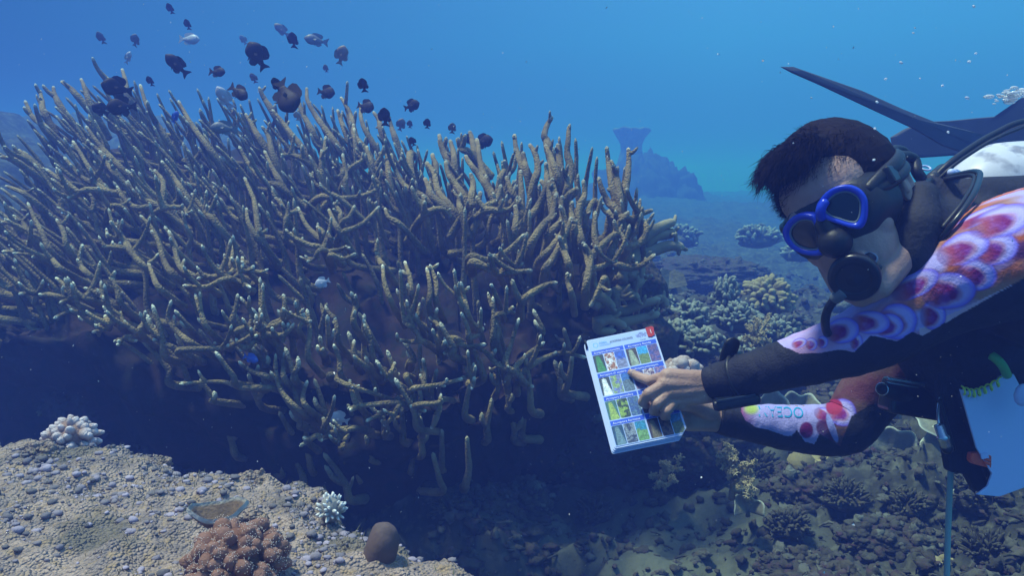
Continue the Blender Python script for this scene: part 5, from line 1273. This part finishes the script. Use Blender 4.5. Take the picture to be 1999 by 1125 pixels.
# ---- tank, first stage, hoses behind the head
def build_tank():
    t = thing('scuba_tank', P(1960, 400, 1.45), 'scratched white scuba tank on the diver back with a black hose over it', 'scuba tank')
    a = P(1862, 368, 1.36); b = P(2330, 330, 1.62); ax_ = unit(b - a); r = .083; c0 = P(1935, 372, 1.40)
    e1 = unit(np.cross(ax_, [0, 0, 1])); e2 = np.cross(ax_, e1); seg = 56; V = []
    prof = [(.012, -.085), (.020, -.082), (.034, -.072), (.052, -.052), (.068, -.025), (.078, .005), (.083, .045), (.083, .28), (.083, .62), (.07, .66), (.03, .68)]
    pr = np.array([catmull(np.array([[x, y, 0] for x, y in prof]), 60)])[0]
    for x, z, _ in pr:
        for j in range(seg): q = 2 * math.pi * j / seg; V.append(c0 + ax_ * z + (e1 * math.cos(q) + e2 * math.sin(q)) * x)
    f = [(i * seg + j, i * seg + (j + 1) % seg, (i + 1) * seg + (j + 1) % seg, (i + 1) * seg + j) for i in range(59) for j in range(seg)]
    f += [tuple(range(seg))[::-1], tuple(range(59 * seg, 60 * seg))]
    mb = MB(); mb.add(V, f); mb.build('cylinder', M['tank'], t)
    mb = MB(); vb = c0 - ax_ * .10; caps(mb, [c0 - ax_ * .078, vb], [.016, .018], 14); mb.build('valve', M['steel'], t)
    mb = MB(); caps(mb, [vb + cv(0, .0, 0), vb + cv(-.022, .012, .01)], [.022, .020], 14); mb.build('first_stage', M['plastic'], t)
    mb = MB(); caps(mb, [P(1822, 352, 1.22), P(1842, 338, 1.26)], [.013, .015], 14); mb.build('valve_knob', M['rubber'], t)
    for pts, r_ in (([(1822, 350, 1.22), (1850, 322, 1.22), (1890, 292, 1.24), (1940, 262, 1.27), (2005, 236, 1.30), (2120, 230, 1.4)], .0052), ([(1826, 356, 1.21), (1856, 328, 1.205), (1893, 301, 1.22), (1945, 270, 1.25), (2005, 245, 1.28)], .0026),
                    ([(1822, 352, 1.22), (1795, 372, 1.17), (1772, 420, 1.12), (1760, 480, 1.10), (1765, 540, 1.12)], .0075),
                    ([(1850, 345, 1.2), (1905, 335, 1.12), (1912, 350, 1.08), (1895, 390, 1.03), (1850, 450, 1.02), (1800, 520, 1.08)], .0040), ([(1845, 350, 1.2), (1895, 342, 1.13), (1902, 356, 1.09), (1880, 395, 1.045), (1840, 445, 1.03)], .0034),
                    ([(1745, 318, 1.18), (1762, 305, 1.2), (1784, 312, 1.21), (1790, 335, 1.2), (1800, 350, 1.2)], .0085), ([(1735, 300, 1.22), (1750, 292, 1.24), (1768, 300, 1.25), (1780, 330, 1.24)], .0075)):
        mb = MB(); mb.tube(catmull([P(*p) for p in pts], 40), r_, 10); mb.build('hose', M['plastic'] if r_ == .0040 else M['rubber'], t)
    mb = MB(); cc = P(1807, 328, 1.2); nn = unit(cv(0, .8, .6)); b1 = unit(np.cross(nn, [0, 1, 0])); b2 = np.cross(nn, b1); mb.tube([cc + (b1 * math.cos(q) + b2 * math.sin(q)) * .0068 for q in np.linspace(0, 2 * math.pi, 20, endpoint=False)], .0016, 6, closed=True); mb.build('ring', M['white'], t)
    mb = MB(); caps(mb, [P(1857, 337, 1.2), P(1866, 342, 1.22)], [.006, .009], 10); mb.build('valve_cap', M['white'], t)
build_tank()

# ---- fins far behind
def fin_blade(outline, d0, d1, thick, label, x0, x1):
    pts = [P(x, y, d0 + (d1 - d0) * (x - x0) / (x1 - x0)) for x, y in outline]; pts = np.array(pts); n = unit(np.cross(pts[len(pts) // 2] - pts[0], pts[-1] - pts[0])); c = pts.mean(0)
    t = thing('swim_fin', pts[0], label, 'swim fin', 'dark fins behind the diver'); mb = MB(); N = len(pts)
    rings = [c + (pts - c) * .94 + n * thick * .5, pts + n * thick * .18, pts - n * thick * .18, c + (pts - c) * .94 - n * thick * .5]
    V = np.vstack(rings + [[c + n * thick * .5], [c - n * thick * .5]]); f = [(i * N + j, i * N + (j + 1) % N, (i + 1) * N + (j + 1) % N, (i + 1) * N + j) for i in range(3) for j in range(N)]
    f += [((j + 1) % N, j, 4 * N) for j in range(N)] + [(3 * N + j, 3 * N + (j + 1) % N, 4 * N + 1) for j in range(N)]
    mb.add(V, f); mb.build('blade', M['fin'], t, smooth=False, bevel=.002)
    return t, n
t1, n1 = fin_blade([(1523, 130), (1548, 130), (1600, 148), (1680, 176), (1760, 212), (1830, 240), (1880, 252), (1960, 276), (2080, 300), (2060, 350), (1960, 318), (1890, 303), (1840, 285), (1780, 250), (1700, 213), (1600, 166), (1545, 142)], 1.95, 2.35, .012, 'long narrow pointed fin blade slanting up left from behind the tank', 1523, 2080)
t2, n2 = fin_blade([(1738, 268), (1765, 252), (1800, 238), (1850, 236), (1900, 231), (1960, 226), (1985, 205), (2010, 180), (2120, 170), (2140, 300), (1990, 295), (1930, 298), (1870, 303), (1800, 308), (1762, 305), (1742, 290)], 2.5, 2.5, .014, 'broad dark fin blade behind the narrow one at the right edge', 1738, 2140)
for t_, (x, y, d) in ((t1, (2120, 300, 2.36)), (t2, (2190, 262, 2.5))):
    mb = MB(); caps(mb, [P(x - 60, y, d), P(x + 60, y - 10, d)], [.040, .050], 16); mb.build('foot_pocket', M['fin'], t_)

# ---- card stack
def build_card():
    t = thing('identification_card', S(0, 0), 'white waterproof card stack printed with rows of coral pictures and a red tab', 'card')
    def outline(dx, dy, n):
        W2, H2 = SW / 2, SH / 2; ch = .011; rr = .004; base = []
        def arc(cx, cy, a0):
            for k in range(5): a = math.radians(a0 + 22.5 * k); base.append((cx + rr * math.cos(a), cy + rr * math.sin(a)))
        arc(W2 - rr, H2 - rr, 0); arc(-W2 + rr, H2 - rr, 90); arc(-W2 + rr, -H2 + rr, 180); base.append((W2 - ch, -H2)); base.append((W2, -H2 + ch))
        return [SC0 + SX * (x + dx) + SY * (y + dy) + SN * n for x, y in base]
    for i, (dx, dy, n) in enumerate(((0, 0, -.0009), (-.0026, -.0016, -.0030), (-.0050, -.0030, -.0051), (-.0056, -.0052, -.0072))):
        mb = MB(); mb.prism(outline(dx, dy, n), SN, .0010); mb.build('card', M['white'], t, smooth=False)
    nx, ny = 230, 380; u = np.linspace(0, 1, nx); v = np.linspace(0, 1, ny); U, Vv = np.meshgrid(u, v)
    col = np.ones((ny, nx, 3)) * [.40, .52, .86]; R = np.random.RandomState(2)
    X = .02 + .96 * U; Yb = .012 + .976 * Vv; q3 = np.stack([X * 30, Yb * 50, X * 0], -1)
    rows = [(.880, .672), (.662, .454), (.444, .236), (.226, .018)]
    pal = [[((.03, .22, .08), (.01, .03, .06), 'f'), ((.62, .60, .66), (.30, .12, .08), 'n'), ((.20, .22, .38), (.03, .10, .50), 's')], [((.28, .34, .26), (.05, .04, .06), 'f'), ((.14, .22, .10), (.03, .30, .62), 's'), ((.16, .10, .24), (.06, .08, .32), 'n')],
           [((.72, .76, .78), (.02, .04, .07), 'f'), ((.25, .36, .14), (.16, .20, .46), 'n'), ((.10, .16, .24), (.03, .14, .45), 's')], [((.20, .14, .26), (.06, .08, .26), 'n'), ((.52, .44, .48), (.10, .06, .14), 'n'), ((.28, .18, .34), (.08, .12, .42), 'n')],
           [((.30, .42, .10), (.04, .14, .14), 'f'), ((.24, .38, .08), (.02, .05, .05), 'n'), ((.08, .16, .26), (.04, .10, .30), 'n')], [((.16, .08, .10), (.10, .05, .10), 'n'), ((.5, .30, .06), (.12, .06, .10), 'n'), ((.2, .12, .1), (.06, .05, .1), 'n')],
           [((.14, .24, .30), (.01, .06, .14), 'f'), ((.20, .24, .30), (.03, .05, .12), 'n'), ((.14, .30, .12), (.02, .22, .40), 's')], [((.14, .12, .08), (.03, .02, .05), 'f'), ((.12, .07, .06), (.03, .02, .04), 'n'), ((.10, .14, .08), (.02, .16, .36), 's')]]
    nz = fbm(q3 * .9, 4, 3); nz2 = fbm(q3 * 2.3, 3, 9)
    for ri, (yt, yb) in enumerate(rows):
        for ci in range(2):
            x0, x1 = (.030, .496) if ci == 0 else (.512, .976); hb = .040
            bar = (X > x0) & (X < x1) & (Yb < yt) & (Yb > yt - hb); col[bar] = [.015, .085, .62]
            k = 0
            for k in range(3):
                w_ = (x1 - x0) / 3; a, b = x0 + w_ * k + (.0 if k == 0 else .005), x0 + w_ * (k + 1) - .003; top = yt - hb - .002
                cx, cy, hx_, hy_ = (a + b) / 2, (top + yb) / 2, (b - a) / 2, (top - yb) / 2; rr = .018
                dx = np.maximum(np.abs(X - cx) - hx_ + rr, 0); dy = np.maximum(np.abs(Yb - cy) * 1.6 - hy_ * 1.6 + rr, 0); tl = np.hypot(dx, dy) < rr
                fg, bg_, kd = pal[ri * 2 + ci][k]; fg = np.array(fg); bg_ = np.array(bg_)
                xx = (X - cx) / hx_; yy = (Yb - cy) / hy_
                if kd == 'f': m_ = sstep(.12, -.05, np.abs(xx + .15 * yy) - .52 * (1 - .55 * np.clip(yy, -1, 1)) * (yy < .82) + .18 * nz2)
                elif kd == 's': m_ = sstep(.25, .05, yy + .35 * nz)
                else: m_ = sstep(-.25, .25, nz + .25 * nz2)
                im = bg_ + (fg - bg_) * m_[..., None]; im = im * (0.75 + .8 * np.clip(nz2[..., None] + .3, 0, 1)); col[tl] = im[tl]
    # emblem (branching coral) and ring logo
    em = (((X - .80) / .085) ** 2 + ((Yb - .945) / .028) ** 2 < 1) & (nz2 > -.12); col[em] = [.20, .24, .52]
    rg = np.abs(np.hypot(X - .115, (Yb - .932) * 1.6) - .034) < .006; col[rg] = [.16, .42, .72]
    tabm = (X > .885) & (Yb > .918) ; col[tabm] = [.42, .02, .03]
    V = np.array([S(0, 0, .0004)]) + (X[..., None] - 0) * SX * SW + (Yb[..., None]) * SY * SH
    # keep the cut corner free
    idx = np.arange(nx * ny).reshape(ny, nx); f = np.stack([idx[:-1, :-1], idx[:-1, 1:], idx[1:, 1:], idx[1:, :-1]], -1).reshape(-1, 4)
    xm = X[:-1, :-1].ravel() * SW; ym = Yb[:-1, :-1].ravel() * SH; keep = ~(((SW - xm) + ym) < .0125); keep &= ~((xm < .004) & (ym > SH - .004)); f = f[keep]
    mb = MB(); mb.add(V.reshape(-1, 3), f.tolist()); o = mb.build('printed_face', M['print'], t, smooth=False); vcol(o.data, 'Col', col.reshape(-1, 3))
    mb = MB(); mb.prism([S(.885, .912, .0012), S(.93, .905, .0012), S(.985, .918, .0012), S(1.003, .99, .0012), S(.98, 1.005, .0012), S(.885, 1.002, .0012)], SN, .0018); mb.build('tab', M['inkr'], t, smooth=False)
    T = lambda s, a, b, w_, h, m_=M['ink']: text_mesh(s, h, m_, t, S(a, b, .0028 if m_ is M['inkw'] and h > .009 else .0012), SX, SY, fit=w_ * SW)
    T('ACROPORA COLONIES', .325, .928, .34, .0060); T('CORAL', .17, .936, .12, .0055, M['inkt']); T('COMMUNITY', .165, .915, .17, .0034, M['inkt']); T('coral', .76, .893, .08, .0036); T('1', .925, .935, .022, .0125, M['inkw'])
    nm = [('Acropora abrotanoides', 'Acropora florida'), ('Acropora cf. austera', 'Acropora pulchra/aspera'), ('Acropora gemmifera', 'Acropora robusta'), ('Acropora formosa', 'Acropora nobilis')]
    for (yt, yb), (a, b) in zip(rows, nm):
        T(a, .06, yt - .031, .38, .0055, M['inkw']); T(b, .56, yt - .031, .34, .0055, M['inkw'])
    mb = MB(); cc = S(.015, .985); mb.tube([cc + SY * .006 * math.cos(q) * 1.3 - SY * .004 + SN * .010 * math.sin(q) - SN * .005 - SX * .004 for q in np.linspace(0, 2 * math.pi, 24, endpoint=False)], .0017, 8, closed=True); mb.build('binding_ring', M['rubber'], t)
build_card()

# ---- gear hanging from the chest
def build_gear():
    t = thing('dive_torch', P(1780, 770, 1.25), 'black housing with silver bar and round lens hanging at the chest', 'dive torch')
    ex_ = unit(P(1840, 775, 1.25) - P(1730, 757, 1.25)); ey_ = unit(np.cross(cv(0, 0, 1), ex_)); ez_ = np.cross(ex_, ey_); A3 = np.array([ex_, ey_, ez_])
    c = P(1782, 778, 1.27); mb = MB(); mb.box(c, (.045, .028, .025), A3); mb.build('housing', M['plastic'], t, smooth=False, bevel=.008)
    mb = MB(); mb.box(P(1768, 745, 1.235), (.029, .0022, .004), A3); mb.build('bar', M['steel'], t, smooth=False, bevel=.001)
    mb = MB(); mb.box(P(1762, 752, 1.238), (.024, .0014, .003), A3); mb.build('bar', M['steel'], t, smooth=False, bevel=.0007)
    mb = MB(); nn = unit(cv(-.7, 0, .7)); b1 = unit(np.cross(nn, [0, 0, 1])); b2 = np.cross(nn, b1); cc = P(1722, 760, 1.235); mb.tube([cc + (b1 * math.cos(q) + b2 * math.sin(q)) * .009 for q in np.linspace(0, 2 * math.pi, 24, endpoint=False)], .0014, 8, closed=True); mb.build('lens_ring', M['steel'], t)
    mb = MB(); caps(mb, [cc - nn * .004, c], [.0105, .02], 16); mb.build('barrel', M['rubber'], t)
    t = thing('weight_strap', P(1870, 800, 1.2), 'long black gear strap panel hanging down beside the white slate', 'strap')
    mb = MB(); mb.prism([P(1822, 690, 1.2), P(1905, 690, 1.2), P(1876, 760, 1.18), P(1908, 870, 1.17), P(1938, 930, 1.17), P(1925, 962, 1.17), P(1900, 958, 1.17), P(1882, 925, 1.175), P(1848, 920, 1.18), P(1838, 860, 1.19)], cv(0, 0, 1), .022); mb.build('webbing', M['suit'], t, smooth=False, bevel=.004)
    mb = MB(); mb.tube(catmull([P(1834, 780, 1.165), P(1845, 820, 1.16), P(1862, 880, 1.155)], 10), .0035, 8); mb.build('edge_binding', M['rubber'], t)
    t = thing('metal_clip', P(1843, 850, 1.15), 'silver blue cylindrical metal clip on the black strap', 'clip')
    mb = MB(); a, b = P(1833, 830, 1.15), P(1849, 876, 1.15); cs = [a, a + (b - a) * .45, a + (b - a) * .47, a + (b - a) * .62, a + (b - a) * .64, b]; mb.tube(cs, [.0075, .0075, .0088, .0088, .0078, .0078], 16); mb.build('barrel', M['steel'], t)
    mb = MB(); mb.tube(catmull([a, P(1831, 800, 1.16), P(1836, 775, 1.17)], 8), .0022, 6); mb.build('split_pin', M['steel'], t)
    mb = MB(); mb.ball(b, .0085, 12, 8); mb.build('end_cap', M['plastic'], t)
    o = MB(); o.tube(catmull([P(1856, 915, 1.2), P(1853, 980, 1.2), P(1850, 1060, 1.2), P(1848, 1150, 1.2), P(1846, 1250, 1.21)], 40), .0044, 10); o = o.build('hanging_cord', M['hosepale']); recenter(o, P(1856, 915, 1.2)); tag(o, 'pale green cord hanging straight down from the black strap', 'cord')
    t = thing('writing_slate', P(1950, 860, 1.12), 'blank white writing slate with a yellow green spiral binding', 'slate')
    dS = lambda x, y: P(x, y, 1.12 + (x - 1900) * .0002)
    poly = [dS(1873, 760), dS(1890, 764), dS(1915, 760), dS(1935, 752), dS(1950, 735), dS(1966, 728), dS(1978, 731), dS(1988, 750), dS(1996, 766), dS(2120, 790), dS(2150, 900), dS(2010, 948), dS(1950, 970), dS(1905, 966), dS(1926, 950), dS(1935, 925), dS(1905, 875)]
    mb = MB(); mb.prism(poly, cv(0, 0, 1), .004); mb.build('board', M['white'], t, smooth=False, bevel=.001)
    mb = MB(); q = np.linspace(0, 1, 160); pp = catmull([P(1877, 762, 1.113), P(1900, 768, 1.113), P(1925, 760, 1.113), P(1955, 744, 1.115)], 160); a_ = q * 2 * math.pi * 7
    mb.tube(pp + np.cos(a_)[:, None] * cv(0, .0055, 0) + np.sin(a_)[:, None] * cv(0, 0, .0055), .0013, 6); mb.build('spiral_binding', M['coil'], t)
    mb = MB(); mb.ball(P(1996, 772, 1.09), (.012, .006, .016), 14, 10, noise=.1); mb.build('knob', M['white'], t)
    t = thing('buckle', P(1912, 898, 1.14), 'orange buckle clipping the black strap to the white slate', 'buckle')
    mb = MB(); mb.prism([P(1892, 884, 1.13), P(1922, 882, 1.13), P(1932, 892, 1.13), P(1931, 914, 1.13), P(1895, 905, 1.13), P(1890, 898, 1.13)], cv(0, 0, 1), .012); mb.build('clasp', M['orange'], t, smooth=False, bevel=.002)
    for i in range(3):
        mb = MB(); mb.tube([P(1922, 890 + 7 * i, 1.122), P(1933, 893 + 7 * i, 1.124)], .0022, 8); mb.build('tooth', M['orange'], t)
    mb = MB(); mb.prism([P(1913, 886, 1.12), P(1927, 884, 1.12), P(1930, 894, 1.12), P(1916, 897, 1.12)], cv(0, 0, 1), .003); mb.build('patch', M['white'], t, smooth=False)
    o = MB(); o.tube(catmull([P(1935, 694, 1.10), P(1947, 703, 1.095), P(1958, 716, 1.10), P(1966, 733, 1.115)], 20), .0062, 12); o = o.build('green_tube', M['green']); recenter(o, P(1935, 694, 1.1)); tag(o, 'short bright green rubber tube above the white slate', 'tube')
build_gear()

# ------------------------------------------------------------------ haze
def build_haze():
    mb = MB(); x0, x1, y0, y1, z0, z1 = -90, 90, -12, 95, -6.0, 2.1
    mb.box(((x0 + x1) / 2, (y0 + y1) / 2, (z0 + z1) / 2), ((x1 - x0) / 2, (y1 - y0) / 2, (z1 - z0) / 2))
    m = bpy.data.materials.new('haze'); m.use_nodes = True; t = m.node_tree; t.nodes.clear()
    out = t.nodes.new('ShaderNodeOutputMaterial'); pv = t.nodes.new('ShaderNodeVolumePrincipled')
    pv.inputs['Color'].default_value = (0.125, 0.213, 0.98, 1); pv.inputs['Absorption Color'].default_value = (0.0, 0.72, 1.0, 1)
    pv.inputs['Density'].default_value = HAZE_DENSITY; pv.inputs['Anisotropy'].default_value = 0.2
    t.links.new(pv.outputs[0], out.inputs['Volume'])
    o = mb.build('haze', m, smooth=False); tag(o, 'blue sea water fading far things', None, kind='stuff')
build_haze()
